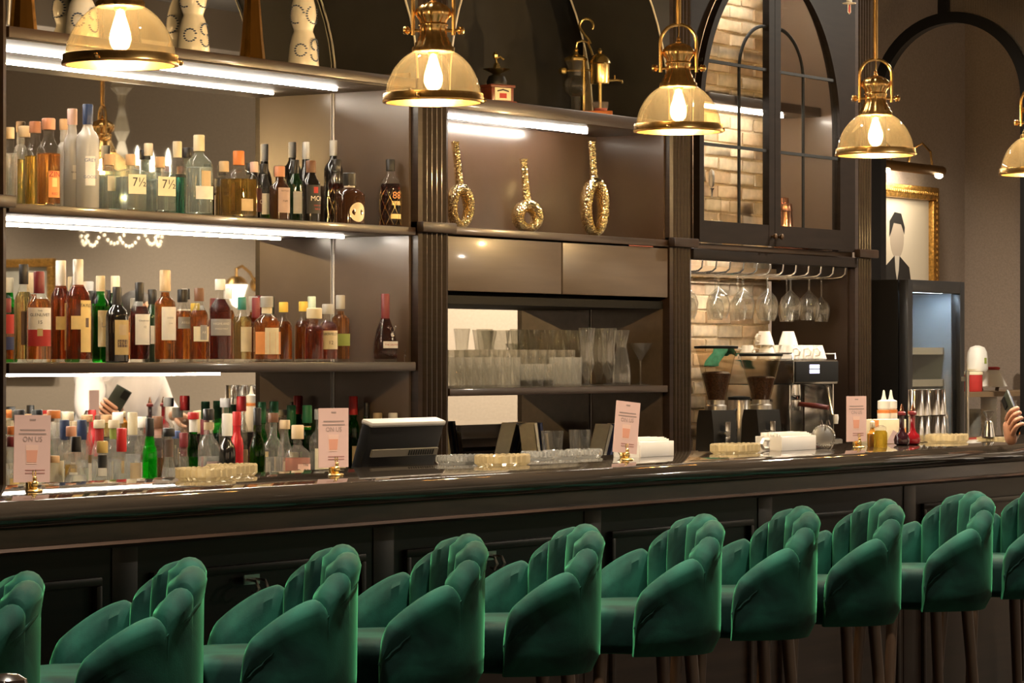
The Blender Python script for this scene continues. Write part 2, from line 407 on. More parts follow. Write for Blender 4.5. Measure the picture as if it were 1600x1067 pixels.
# arched frame: the surround closes the corners outside one big arch over both doors
a = .635; bH = .70
def ell(cx, sgn, aa, zz, bb, n=20, rev=False):
    pts = [(cx + sgn * aa * math.cos(PI / 2 * i / n), zz + bb * math.sin(PI / 2 * i / n)) for i in range(n + 1)]
    return pts[::-1] if rev else pts
for sgn in (-1, 1):
    pts = ell(a, sgn, a - .012, zs, bH) + [(a, 3.10), (wC if sgn > 0 else 0, 3.10), (wC if sgn > 0 else 0, 1.868), (a + sgn * (a - .012), 1.868)]
    MB().prism(pts, 'y', .0, .03).build('arch_surround', DOORW, C)
PANE = glass('cabinet_pane', (.97, .975, .965), 1.30)
for sgn in (-1, 1):
    d = MB()
    ao, ai = a - .016, a - .050         # outer and inner radius of the frame
    bo, bi = bH - .006, bH - .042
    z0 = 1.872
    # outer stile + arched head as one ribbon, bottom rail, meeting stile
    outer = [(a + sgn * ao, z0)] + ell(a, sgn, ao, zs, bo)
    inner = [(a + sgn * ai, z0 + .085)] + ell(a, sgn, ai, zs, bi)
    n = len(outer)
    poly = outer + [(a + sgn * .002, zs + bo)] + [(a + sgn * .002, z0)]
    hole_in = inner + [(a + sgn * .050, zs + bi * math.sqrt(max(0, 1 - (.050 / ai) ** 2)))] + [(a + sgn * .050, z0 + .085)]
    hole_in = [q for q in hole_in if sgn * (q[0] - a) >= .0499]
    # frame as strips
    ib = [q for q in inner if sgn * (q[0] - a) >= .0499]
    ob = outer[:len(ib)]
    for yy0, yy1 in ((-.030, .0),):
        for i in range(len(ib) - 1):
            q = [ob[i], ob[i + 1], ib[i + 1], ib[i]]
            d.prism(q, 'y', yy0, yy1)
        rest = [ib[-1], ob[-1]] + outer[len(ib):] + [(a + sgn * .002, zs + bo - .01), (a + sgn * .002, ib[-1][1] - .03), (a + sgn * .050, ib[-1][1] - .03)]
        d.prism(rest, 'y', yy0, yy1)
        d.prism([(a + sgn * .002, z0), (a + sgn * .050, z0), (a + sgn * .050, ib[-1][1]), (a + sgn * .002, ib[-1][1])], 'y', yy0 - .001, yy1)
        d.prism([(a + sgn * .05, z0), (a + sgn * ao, z0), (a + sgn * ai, z0 + .085), (a + sgn * .05, z0 + .085)], 'y', yy0, yy1)
    door = d.build('door', DOORW, C)
    gl = [q for q in hole_in]
    MB().prism(gl, 'y', -.016, -.013).build('glass_pane', PANE, door, smooth=False)
    # muntins: one arched upright and two cross bars
    am = .225
    for zz in (2.265, 2.60):
        MB().box(min(a + sgn * .055, a + sgn * (ai + .002)), max(a + sgn * .055, a + sgn * (ai + .002)), -.022, -.008, zz - .006, zz + .006).build('muntin', BLACK, door, smooth=False)
    mpts = [(a + sgn * (.050 + am), -.015, z0 + .08), (a + sgn * (.050 + am), -.015, 2.58)] + [(a + sgn * (.050 + am * math.cos(PI / 2 * i / 12)), -.015, 2.58 + .20 * math.sin(PI / 2 * i / 12)) for i in range(1, 13)]
    MB().tube(mpts, .0075, 6).build('muntin', BLACK, door)
    kn = MB().lathe([(.006, 0), (.006, .01), (.012, .014), (.012, .022), (.004, .026)], 12).xf(Matrix.Translation((a + sgn * .028, -.03, 1.91)) @ Matrix.Rotation(PI / 2, 4, 'X'))
    kn.build('door_knob', mat('dark_bronze', (.16, .10, .06), .35, metal=1.), door)
# --- back counter
K = thing('back_counter', 'long dark counter under the back bar, behind the main bar', 'counter', (XA0 - .6, 5.95, 0))
LK = XD - XA0 + .75
MB().box(0, LK, .0, .76, ZC - .04, ZC, .006).build('counter_top', mat('dark_stone', (.03, .028, .026), .2, noise=40., var=.4), K)
MB().box(0.02, LK - .02, .04, .76, 0, ZC - .04).build('counter_body', BLACK, K, smooth=False)
# ------------------------------------------------------------------ main bar
BX0, BX1, PB = 3.4, 13.6, 4.55
bar = thing('bar_counter', 'long dark wood bar counter with polished rounded top', 'bar', (0, 0, 0))
tp = [(PB + .60, 1.10), (PB + .03, 1.10)] + [(PB + .03 + .032 * math.cos(PI / 2 + PI * i / 10), 1.068 + .032 * math.sin(PI / 2 + PI * i / 10)) for i in range(1, 11)] + [(PB + .60, 1.036)]
MB().prism(tp, 'x', BX0, BX1).build('counter_top', mat('polished_black_wood', (.026, .020, .015), .035, noise=(3, 50, 50), var=.3), bar, angle=50)
FR = PB + .035
MB().box(BX0, BX1, FR, PB + .56, .995, 1.036).build('frieze', mat('worn_dark_wood', (.050, .030, .019), .33, noise=(4, 30, 30), var=.5, bump=.1), bar, smooth=False)
lip = [(FR + .1, .997), (FR - .016, .997), (FR - .022, .990), (FR - .012, .984), (FR - .004, .981), (FR + .1, .975)]
MB().prism(lip, 'x', BX0, BX1).build('frieze_moulding', WOODX, bar)
BARW = mat('near_black_stained_wood', (.010, .0056, .0034), .36, noise=(3, 60, 60), var=.4, spec=.28)
PBF = PB + .16                      # front plane of the bar body
MB().box(BX0, BX1, PBF, PB + .56, .10, .975).build('bar_body', BARW, bar, smooth=False)
MB().box(BX0, BX1, PBF + .03, PB + .5, 0, .10).build('toe_kick', BLACK, bar, smooth=False)
npan = 10; pw = (BX1 - BX0) / npan
for k in range(npan):
    a = BX0 + k * pw
    MB().box(a - .045, a + .045, PBF - .003, PBF, .10, .975, .001).build('stile', BARW, bar)
    fr = MB()
    for (x0, x1, z0, z1) in [(a + .09, a + pw - .09, .885, .905), (a + .09, a + pw - .09, .20, .22), (a + .09, a + .11, .22, .885), (a + pw - .11, a + pw - .09, .22, .885)]:
        fr.box(x0, x1, PBF - .014, PBF, z0, z1, .004)
    fr.build('panel_frame', BARW, bar)
    MB().box(a + .045, a + pw - .045, PBF - .010, PBF, .10, .17, .003).build('rail', BARW, bar)
for (x, y) in ((390, 905), (762, 868)):
    c = at(x, y, PBF - .01)
    hk = thing('bag_hook', 'small steel double bag hook under the bar, %s' % ('beside the panel stile' if x == 390 else 'behind the fourth green stool'), 'hook', (c.x, PBF - .014, c.z), group='bag hooks under the bar')
    MB().box(-.03, .03, -.004, .0, -.012, .012, .002).build('plate', STEELB, hk)
    for sx in (-.018, .018):
        MB().tube([(sx, -.003, 0), (sx, -.03, -.002), (sx, -.04, -.02), (sx, -.03, -.035), (sx, -.018, -.03)], .004, 6).build('hook_arm', STEELB, hk)

# ------------------------------------------------------------------ green velvet stools
def velvet():
    m, nt, b = nodes('green_velvet'); L = nt.links
    b.inputs['Roughness'].default_value = .8; b.inputs['Specular IOR Level'].default_value = .15
    tc = nt.nodes.new('ShaderNodeTexCoord'); nz = nt.nodes.new('ShaderNodeTexNoise'); nz.inputs['Scale'].default_value = 7; nz.inputs['Detail'].default_value = 8; nz.inputs['Distortion'].default_value = .6
    cr = nt.nodes.new('ShaderNodeValToRGB'); cr.color_ramp.elements[0].position = .38; cr.color_ramp.elements[0].color = (.0022, .0175, .0150, 1)
    cr.color_ramp.elements[1].position = .70; cr.color_ramp.elements[1].color = (.010, .078, .055, 1)
    L.new(tc.outputs['Object'], nz.inputs['Vector']); L.new(nz.outputs['Fac'], cr.inputs['Fac']); L.new(cr.outputs['Color'], b.inputs['Base Color'])
    b.inputs['Sheen Weight'].default_value = .6; b.inputs['Sheen Roughness'].default_value = .28; b.inputs['Sheen Tint'].default_value = (.08, .50, .22, 1)
    n2 = nt.nodes.new('ShaderNodeTexNoise'); n2.inputs['Scale'].default_value = 260
    bp = nt.nodes.new('ShaderNodeBump'); bp.inputs['Strength'].default_value = .12; bp.inputs['Distance'].default_value = .002
    L.new(tc.outputs['Object'], n2.inputs['Vector']); L.new(n2.outputs['Fac'], bp.inputs['Height']); L.new(bp.outputs['Normal'], b.inputs['Normal'])
    return m
VELVET = velvet()
ZB, ZT, ZSEAT = .650, 1.0, .768
W2, DB = .250, .205
ARM = .088
def _half():
    pts = []
    for i in range(401):
        a = PI / 2 * i / 400; pts.append((W2 * math.sin(a) ** .88, -DB * math.cos(a) ** .88 if i < 400 else 0.))
    for i in range(1, 61):
        u = i / 60; pts.append((W2 - .008 * u * u, ARM * u))
    L = [0.]
    for i in range(1, len(pts)): L.append(L[-1] + math.hypot(pts[i][0] - pts[i - 1][0], pts[i][1] - pts[i - 1][1]))
    return pts, [l / L[-1] for l in L]
_HP, _HL = _half()
def _pt(t):
    s_ = min(1., abs(t)); lo, hi = 0, len(_HL) - 1
    while hi - lo > 1:
        m_ = (lo + hi) // 2
        if _HL[m_] <= s_: lo = m_
        else: hi = m_
    f = (s_ - _HL[lo]) / max(1e-9, _HL[hi] - _HL[lo])
    x = _HP[lo][0] + (_HP[hi][0] - _HP[lo][0]) * f; y = _HP[lo][1] + (_HP[hi][1] - _HP[lo][1]) * f
    return (x if t >= 0 else -x), y
def upath(t):
    """t in [-1, 1] along the horseshoe plan, outer skin, by length; returns (x, y) and outward normal"""
    x, y = _pt(t); h = .03
    x1, y1 = _pt(max(-1, t - h)); x2, y2 = _pt(min(1, t + h))
    tx, ty = x2 - x1, y2 - y1; l = math.hypot(tx, ty) or 1
    return x, y, ty / l, -tx / l
LB = [.0, .14, .39, .57, 1.0]         # lobe limits from the middle of the back to the front of the arm
def lobe(t):
    s = abs(t)
    if s < LB[1]: return 0, .5 + .5 * s / LB[1]
    for k in (1, 2, 3):
        if s <= LB[k + 1] + 1e-9: return k, (s - LB[k]) / (LB[k + 1] - LB[k])
    return 3, 1.
def topz(t):
    k, u = lobe(t); q = 2 * u - 1
    if k == 0: return ZT - .014 * q ** 2 - .010 * abs(q) ** 6
    if k == 1: return ZT - .006 - .022 * u - .014 * abs(q) ** 4
    if k == 2: return ZT - .040 - .048 * u - .014 * abs(q) ** 4
    z = ZT - .100 - .105 * u ** 1.8 - .020 * max(0, 1 - u * 7) ** 2
    if u > .86: z -= .065 * (1 - math.sqrt(max(0, 1 - ((u - .86) / .14) ** 2)))
    return z
def bulge(t):
    k, u = lobe(t); q = abs(2 * u - 1)
    if k == 3: q = max(0, 1 - u * 2.5) if u < .4 else max(0, (u - .75) / .25) * .8
    return math.sqrt(max(0, 1 - q ** 2.4))
def stool_meshes():
    ts = []
    ns = 150
    for i in range(ns + 1): ts.append(-1 + 2 * i / ns)
    for b in (LB[1], LB[2], LB[3]):
        for sg in (-1, 1):
            for e in (-.004, 0, .004): ts.append(sg * (b + e))
    ts = sorted(set(round(t, 5) for t in ts))
    m = MB(); ring = None; vs = []; nr = 0
    for t in ts:
        x, y, nx, ny = upath(t); zt = topz(t); bu = bulge(t); H = zt - ZB
        th = .036 + .024 * bu; rt = .022 + .006 * bu
        sec = []
        for i in range(9):                               # outer skin, rounded in at the bottom, flaring a little to the top
            u = i / 8; z = ZB + (H - rt) * u
            ins = -.020 * (1 - min(1, (z - ZB) / .05)) ** 2 - .004 * (1 - u)
            if zt - z < .060: ins += .010 * bu * math.sin(PI * min(1, max(0, (z - (zt - .060)) / .045)))   # rolled padded rim
            sec.append((ins, z))
        for i in range(1, 8):                            # rolled top
            g = PI * i / 8; sec.append((-th / 2 + th / 2 * math.cos(g) + .006 * bu, zt - rt + rt * math.sin(g)))
        for i in range(9):                               # channelled inner skin
            u = 1 - i / 8; z = ZB + (H - rt) * u
            sec.append((-th - .016 * bu * math.sin(PI * min(1, .15 + .85 * (1 - u))), z))
        nr = len(sec)
        for (o, z) in sec: vs.append((x + nx * o, y + ny * o, z))
    fs = []
    for i in range(len(ts) - 1):
        for k in range(nr - 1): fs.append((i * nr + k, (i + 1) * nr + k, (i + 1) * nr + k + 1, i * nr + k + 1))
        fs.append((i * nr + nr - 1, (i + 1) * nr + nr - 1, (i + 1) * nr, i * nr))
    fs.append(tuple(range(nr))); fs.append(tuple((len(ts) - 1) * nr + k for k in range(nr))[::-1])
    m.add(vs, fs)
    shell = m.mesh('shell_back', VELVET, True, 50)
    # piping along the rim of the outer skin
    pts = []
    for i in range(181):
        t = -1 + 2 * i / 180; x, y, nx, ny = upath(t); z = max(ZB + .012, sum(topz(max(-1, min(1, t + e))) for e in (-.15, -.1, -.05, 0, .05, .1, .15)) / 7 - .052)
        ins = -.020 * (1 - min(1, (z - ZB) / .05)) ** 2 - .002
        pts.append((x + nx * ins, y + ny * ins, z))
    pip = MB().tube(pts, .0042, 6).mesh('piping', VELVET)
    # seat cushion: fills the horseshoe and rounds off in front
    prof = []
    for i in range(40):
        t = -1 + 2 * i / 39; x, y, nx, ny = upath(t); prof.append((x - nx * .034, y - ny * .034))
    fr = [(.190, .105), (.178, .135)] + [(.17 * math.cos(a), .150 + .075 * math.sin(a)) for a in [PI * i / 12 for i in range(1, 12)]] + [(-.178, .135), (-.190, .105)]
    plan = prof + fr
    cx, cyy = 0, 0
    lev = [(.90, ZB + .004), (.975, ZB + .012), (1.0, ZB + .03), (1.0, ZSEAT - .028), (.985, ZSEAT - .010), (.94, ZSEAT), (.6, ZSEAT + .006), (.02, ZSEAT + .008)]
    vs = []; fs = []; n = len(plan)
    for s_, z in lev:
        for (x, y) in plan: vs.append((x * s_, y * s_, z))
    for i in range(len(lev) - 1):
        for k in range(n): fs.append((i * n + k, i * n + (k + 1) % n, (i + 1) * n + (k + 1) % n, (i + 1) * n + k))
    fs.append(tuple(range(n))[::-1]); fs.append(tuple((len(lev) - 1) * n + k for k in range(n)))
    seat = MB().add(vs, fs).mesh('seat', VELVET, True, 50)
    LEGM = mat('walnut_leg', (.060, .032, .017), .42, noise=(40, 40, 5), var=.3)
    legs = []
    for sx in (-1, 1):
        for sy in (-1, 1):
            legs.append(MB().tube([(sx * .120, .02 + sy * .120, ZB + .012), (sx * .142, .02 + sy * .142, .32), (sx * .160, .02 + sy * .160, 0)], [.018, .016, .011], 12).mesh('leg', LEGM))
    return shell, pip, seat, legs
SH, PIP, SEAT, LEGS = stool_meshes()
def stool(X, Y, label, rz):
    t = thing('bar_stool', label, 'bar stool', (X, Y, 0), rz, 'green velvet stools along the bar')
    for nm, me in [('shell_back', SH), ('piping', PIP), ('seat', SEAT)] + [('leg', l) for l in LEGS]:
        o = bpy.data.objects.new(nm.rstrip('-0123456789'), me); COL.objects.link(o); o.parent = t
    return t
ord_ = ['first', 'second', 'third', 'fourth', 'fifth', 'sixth', 'seventh', 'eighth', 'ninth']
edges = [72, 326, 565, 762, 943, 1129, 1279, 1409, 1549, 1668]
slab = ['green velvet scallop-back stool cut off by the left picture edge',
        'green velvet scallop-back stool, second from the left along the bar',
        'green velvet scallop-back stool, third from the left along the bar',
        'green velvet scallop-back stool, fourth from the left along the bar',
        'green velvet scallop-back stool, fifth from the left along the bar',
        'green velvet scallop-back stool, sixth from the left along the bar',
        'green velvet scallop-back stool, seventh from the left along the bar',
        'green velvet scallop-back stool, eighth from the left along the bar',
        'green velvet scallop-back stool, ninth from the left, last one seen whole',
        'green velvet scallop-back stool cut off by the right picture edge']
rs = random.Random(5)
for i, e in enumerate(edges):
    c = at(e, 900, 3.99)
    stool(c.x - .122, 4.17, slab[i], math.radians(47 + rs.uniform(-2, 2)))
XP, YP = 10.38, 3.98                 # the guest sits on a stool beyond the frame, seen in the mirror
stool(XP, 3.94, 'green velvet scallop-back stool that the guest with the phone sits on', 0)

# ------------------------------------------------------------------ pendant lamps
AMBER = glass('amber_glass', (.95, .81, .56), 1.6, .0, .008, (.95, .78, .50))
BULB = glass('bulb_glass', (1., .93, .80), 1.4, .0, .06, (1., .80, .50))
FILA = emission('filament_glow', (1.0, .70, .34), 260.0)
def dome(r, h, n):
    return [(r * math.sin(PI / 2 * i / n) ** .92 if i else .001, h * math.cos(PI / 2 * i / n)) for i in range(n + 1)]
R = .131
def pendant_meshes():
    out = {}
    hg = .146
    prof = [(.046, hg)] + [(R * math.sin(a), hg * math.cos(a) + .004) for a in [math.radians(22 + 68 * i / 14) for i in range(15)]] + [(R, .0)]
    out['glass_dome'] = (MB().lathe(prof, 48, cap=False).mesh('glass_dome', AMBER), None)
    out['rim_band'] = (MB().lathe([(R - .002, .020), (R + .005, .020), (R + .006, .004), (R + .008, .001), (R + .007, -.004), (R - .003, -.004), (R - .002, .020)], 48, cap=False).mesh('rim_band', BRASS), None)
    for k in range(3):
        a = 2 * PI * k / 3 + .25; out['rim_screw%d' % k] = (MB().ellipsoid(((R + .012) * math.cos(a), (R + .012) * math.sin(a), .006), (.007, .007, .007), 10, 6).mesh('rim_screw', BRASS), None)
    body = [(.054, .134), (.054, .146), (.047, .152), (.046, .160), (.041, .164), (.040, .172), (.036, .176), (.034, .190), (.034, .203), (.037, .205), (.037, .210), (.033, .213), (.036, .220), (.043, .230), (.046, .240), (.044, .250), (.035, .260), (.020, .268), (.006, .272)]
    out['cap_body'] = (MB().lathe(body, 48, lobes=12, la=.075).mesh('cap_body', BRASS, True, 60), None)
    out['finial'] = (MB().lathe([(.007, .268), (.009, .273), (.005, .279), (.007, .283), (.002, .290)], 14).mesh('finial', BRASS), None)
    yk = [(-.055, 0, .180), (-.055, 0, .272)] + [(.055 * math.cos(PI - PI * i / 14), 0, .272 + .055 * math.sin(PI * i / 14)) for i in range(1, 14)] + [(.055, 0, .272), (.055, 0, .180)]
    out['yoke'] = (MB().tube(yk, .0055, 8).mesh('yoke', BRASS), None)
    out['cross_pin'] = (MB().tube([(-.078, 0, .193), (.078, 0, .193)], .0045, 8).mesh('cross_pin', BRASS), None)
    for sx in (-1, 1):
        kn = MB().lathe([(.004, -.008), (.010, -.007), (.012, -.002), (.008, 0), (.012, .003), (.010, .008), (.003, .011)], 12)
        out['pin_knob%d' % sx] = (kn.xf(Matrix.Translation((sx * .074, 0, .193)) @ Matrix.Rotation(PI / 2, 4, 'Y')).mesh('pin_knob', BRASS), None)
    out['rod'] = (MB().tube([(0, 0, .327), (0, 0, 1.45)], .0085, 10).mesh('rod', BRASS), None)
    out['cable'] = (MB().tube([(0, 0, .288), (.002, 0, .305), (0, 0, .33)], .002, 6).mesh('cable', BRASS), None)
    out['ceiling_rose'] = (MB().lathe([(.01, 1.42), (.055, 1.465), (.06, 1.49)], 24).mesh('ceiling_rose', BRASS), None)
    out['bulb'] = (MB().lathe([(.010, .128), (.012, .116), (.018, .094), (.025, .070), (.026, .056), (.021, .040), (.010, .030), (.001, .027)], 20).mesh('bulb', BULB), None)
    for k in range(4):
        a = PI / 4 + k * PI / 2; out['filament%d' % k] = (MB().tube([(.007 * math.cos(a), .007 * math.sin(a), .045), (.006 * math.cos(a), .006 * math.sin(a), .108)], .0022, 6).mesh('filament', FILA), None)
    out['bulb_socket'] = (MB().lathe([(.015, .148), (.015, .128), (.011, .124)], 16).mesh('bulb_socket', BRASS), None)
    return out
PEND = pendant_meshes()
plab = ['brass pendant lamp with amber glass dome, largest, in front of the white bottles',
        'brass pendant lamp with amber glass dome in front of the first fluted pilaster',
        'brass pendant lamp with amber glass dome in front of the arched cabinet left door',
        'brass pendant lamp with amber glass dome hanging above the framed picture',
        'brass pendant lamp with amber glass dome cut off by the right picture edge']
for i, (x, y) in enumerate([(188, 108), (677, 160), (1060, 203), (1368, 240), (1618, 268)]):
    c = at(x, y, 4.81)
    lamp('pendant_lamp_light', 'POINT', (c.x, 4.81, 2.105 + .075), 38, (1., .82, .58), .012)
    t = thing('pendant_lamp', plab[i], 'pendant lamp', (c.x, 4.81, 2.105), -YAW, 'brass pendant lamps over the bar')
    for nm, (me, _) in PEND.items():
        o = bpy.data.objects.new(nm.rstrip('-0123456789'), me); COL.objects.link(o); o.parent = t
# ------------------------------------------------------------------ bottles
def liquid(name, c, body=.12):
    if name in MATS: return MATS[name]
    m = bpy.data.materials.new(name); m.use_nodes = True; nt = m.node_tree; nt.nodes.clear(); L = nt.links
    out = nt.nodes.new('ShaderNodeOutputMaterial'); tr = nt.nodes.new('ShaderNodeBsdfTransparent'); tr.inputs[0].default_value = (*[q ** .5 for q in c], 1)
    rf = nt.nodes.new('ShaderNodeBsdfRefraction'); rf.inputs[0].default_value = (*[q ** .5 for q in c], 1); rf.inputs['IOR'].default_value = 1.33
    tl = nt.nodes.new('ShaderNodeBsdfTranslucent'); tl.inputs[0].default_value = (*c, 1)
    m1 = nt.nodes.new('ShaderNodeMixShader'); m1.inputs[0].default_value = .70
    m2 = nt.nodes.new('ShaderNodeMixShader'); m2.inputs[0].default_value = body
    L.new(tr.outputs[0], m1.inputs[1]); L.new(rf.outputs[0], m1.inputs[2]); L.new(m1.outputs[0], m2.inputs[1]); L.new(tl.outputs[0], m2.inputs[2])
    L.new(m2.outputs[0], out.inputs[0]); MATS[name] = m
    return m
LQ = {'amber': liquid('amber_spirit', (.80, .30, .05)), 'gold': liquid('golden_spirit', (.92, .60, .14)), 'red': liquid('red_amber_spirit', (.58, .12, .02)),
      'dark': liquid('dark_red_spirit', (.26, .03, .012)), 'pale': liquid('pale_yellow_spirit', (.95, .80, .36)), 'orange': liquid('orange_spirit', (.95, .42, .10)),
      'clear': liquid('clear_spirit', (.95, .95, .92), .22), 'teal': liquid('teal_spirit', (.10, .62, .50)), 'pink': liquid('pink_spirit', (.95, .52, .42), .4),
      'green': liquid('green_spirit', (.22, .55, .06))}
GL = {'clear': glass('bottle_clear_glass', (.97, .97, .95), 1.65, .01, .018, (.95, .92, .85)), 'bright': glass('light_haze_clear_glass', (.97, .97, .95), 1.6, .02, .09, (.95, .90, .80)), 'greenish': glass('greenish_glass', (.93, .985, .955), 1.5, .0, .09, (.80, .92, .80)), 'green': glass('green_glass', (.10, .60, .12), 1.5), 'vivid': glass('vivid_green_glass', (.04, .80, .06), 1.5, milky=.25, milk=(.02, .6, .03)),
      'olive': glass('olive_glass', (.30, .42, .04), 1.5), 'frost': glass('frosted_glass', (.93, .92, .88), 1.4, .25, .60, (.95, .93, .88)),
      'black': mat('black_glass', (.010, .009, .008), .08, coat=.8), 'brown': mat('brown_glass', (.045, .018, .008), .08, coat=.8),
      'dgreen': mat('dark_green_glass', (.008, .030, .010), .08, coat=.8), 'redp': mat('red_plastic', (.50, .015, .02), .25)}
def cm(key):
    T = {'white': (.80, .77, .70), 'black': (.012, .011, .011), 'cream': (.76, .66, .46), 'cork': (.58, .36, .18), 'tan': (.66, .50, .30), 'orange': (.75, .24, .06), 'copper': (.62, .28, .16),
         'red': (.55, .02, .02), 'maroon': (.17, .018, .022), 'navy': (.02, .04, .11), 'green': (.02, .20, .07), 'yellow': (.80, .56, .08), 'grey': (.40, .39, .36), 'pink': (.80, .55, .47),
         'teal': (.02, .22, .18), 'gold': (.62, .42, .12), 'pgreen': (.55, .66, .50), 'blue': (.10, .16, .34), 'mauve': (.42, .30, .30), 'brown': (.16, .07, .035)}
    return mat('cap_' + key, T[key], .4)
LM = {k: mat('label_' + k, c, .6, noise=40., var=.06) for k, c in {'white': (.80, .76, .68), 'cream': (.78, .68, .46), 'yellow': (.82, .60, .24), 'gold': (.55, .40, .17), 'grey': (.34, .33, .31), 'black': (.02, .02, .02),
      'red': (.45, .03, .025), 'orange': (.72, .28, .08), 'green': (.28, .34, .07), 'mauve': (.50, .37, .36), 'pink': (.78, .52, .44), 'tan': (.55, .42, .25), 'navy': (.03, .04, .12), 'maroon': (.12, .03, .03), 'paleg': (.66, .70, .58), 'brown': (.13, .08, .06)}.items()}
def profile(shape, R, H, rn):
    n = rn / R
    P = {'std': [(.90, 0), (1, .018), (1, .60), (.97, .635), (.86, .675), (.66, .71), (n * 1.25, .75), (n, .79), (n, 1)],
         'tall': [(.90, 0), (1, .018), (1, .64), (.96, .68), (.80, .72), (.55, .75), (n * 1.1, .79), (n, .82), (n, 1)],
         'short': [(.90, 0), (1, .02), (1, .56), (.95, .61), (.80, .655), (.55, .69), (n, .73), (n, 1)],
         'flat': [(.94, 0), (1, .02), (1, .62), (.96, .655), (.72, .685), (n * 1.1, .71), (n, .74), (n, 1)],
         'squat': [(.93, 0), (1, .03), (1, .66), (.94, .70), (.60, .73), (n, .75), (n, 1)],
         'wine': [(.92, 0), (1, .015), (1, .52), (.95, .58), (.75, .65), (.50, .71), (n * 1.1, .77), (n, .82), (n, 1)],
         'cone': [(.96, 0), (1, .025), (.98, .05), (.42, .56), (n, .62), (n, 1)],
         'bell': [(.85, 0), (1, .05), (1, .16), (.94, .30), (.75, .46), (.45, .60), (n, .68), (n, 1)],
         'round': [(.60, 0), (.85, .06), (1, .22), (1, .36), (.88, .50), (.62, .60), (n * 1.2, .67), (n, .72), (n, 1)],
         'waist': [(.85, 0), (.95, .03), (1, .12), (.98, .30), (.93, .50), (.97, .60), (.85, .68), (.55, .74), (n, .79), (n, 1)]}[shape]
    return [(r * R, z * H) for r, z in P]
def trunc(prof, z1):
    out = []
    for i, (r, z) in enumerate(prof):
        if z <= z1: out.append((r, z))
        else:
            r0, z0 = prof[i - 1]; out.append((r0 + (r - r0) * (z1 - z0) / (z - z0), z1)); break
    return out
PLACED = []
def find_slot(x, pref, lo, hi, topy, wpx, zb, x0, x1, sq):
    for shrink in (1., .92, .84, .76, .66):
        c = sorted([lo + (hi - lo) * i / 80 for i in range(81)], key=lambda p: abs(p - pref))
        for p in c:
            k = ppm(x, p); r = wpx / k / 2 * shrink; re = r * (1.12 if sq else 1.0); q = at(x, 500, p)
            if p - re < lo - .03 or p + re > hi + .03: continue
            if q.x - re < x0 or q.x + re > x1: continue
            if all(math.hypot(q.x - a, p - b) > re + rr + .002 or abs(zb - zz) > .3 for a, b, rr, zz in PLACED):
                PLACED.append((q.x, p, re, zb)); return p, r
    print('NO SLOT', x, topy, zb)
    p = pref; return p, wpx / ppm(x, p) / 2 * .6
def wrap(mb, R, sq, rot=0.):
    """lay a flat drawing (x right, y up, centred) on the front (-Y side) of a bottle"""
    o = []
    for (x, z, e) in mb.v:
        if sq: o.append((x, -R - e, z))
        else:
            a = -PI / 2 + x / R + rot; o.append(((R + e) * math.cos(a), (R + e) * math.sin(a), z))
    mb.v = o
    return mb
def patch(w, h, z, nx=12):
    """flat label drawing, w wide, h high, its middle at height z"""
    m = MB(); vs = []; fs = []
    for i in range(nx + 1):
        for zz in (z - h / 2, z + h / 2): vs.append((-w / 2 + w * i / nx, zz, 0))
    for i in range(nx): fs.append((2 * i, 2 * i + 2, 2 * i + 3, 2 * i + 1))
    return m.add(vs, fs)
GROUPS = {'T': 'bottles on the upper liquor shelf', 'M': 'whisky bottles on the middle liquor shelf', 'L': 'bottles crowded on the back counter'}
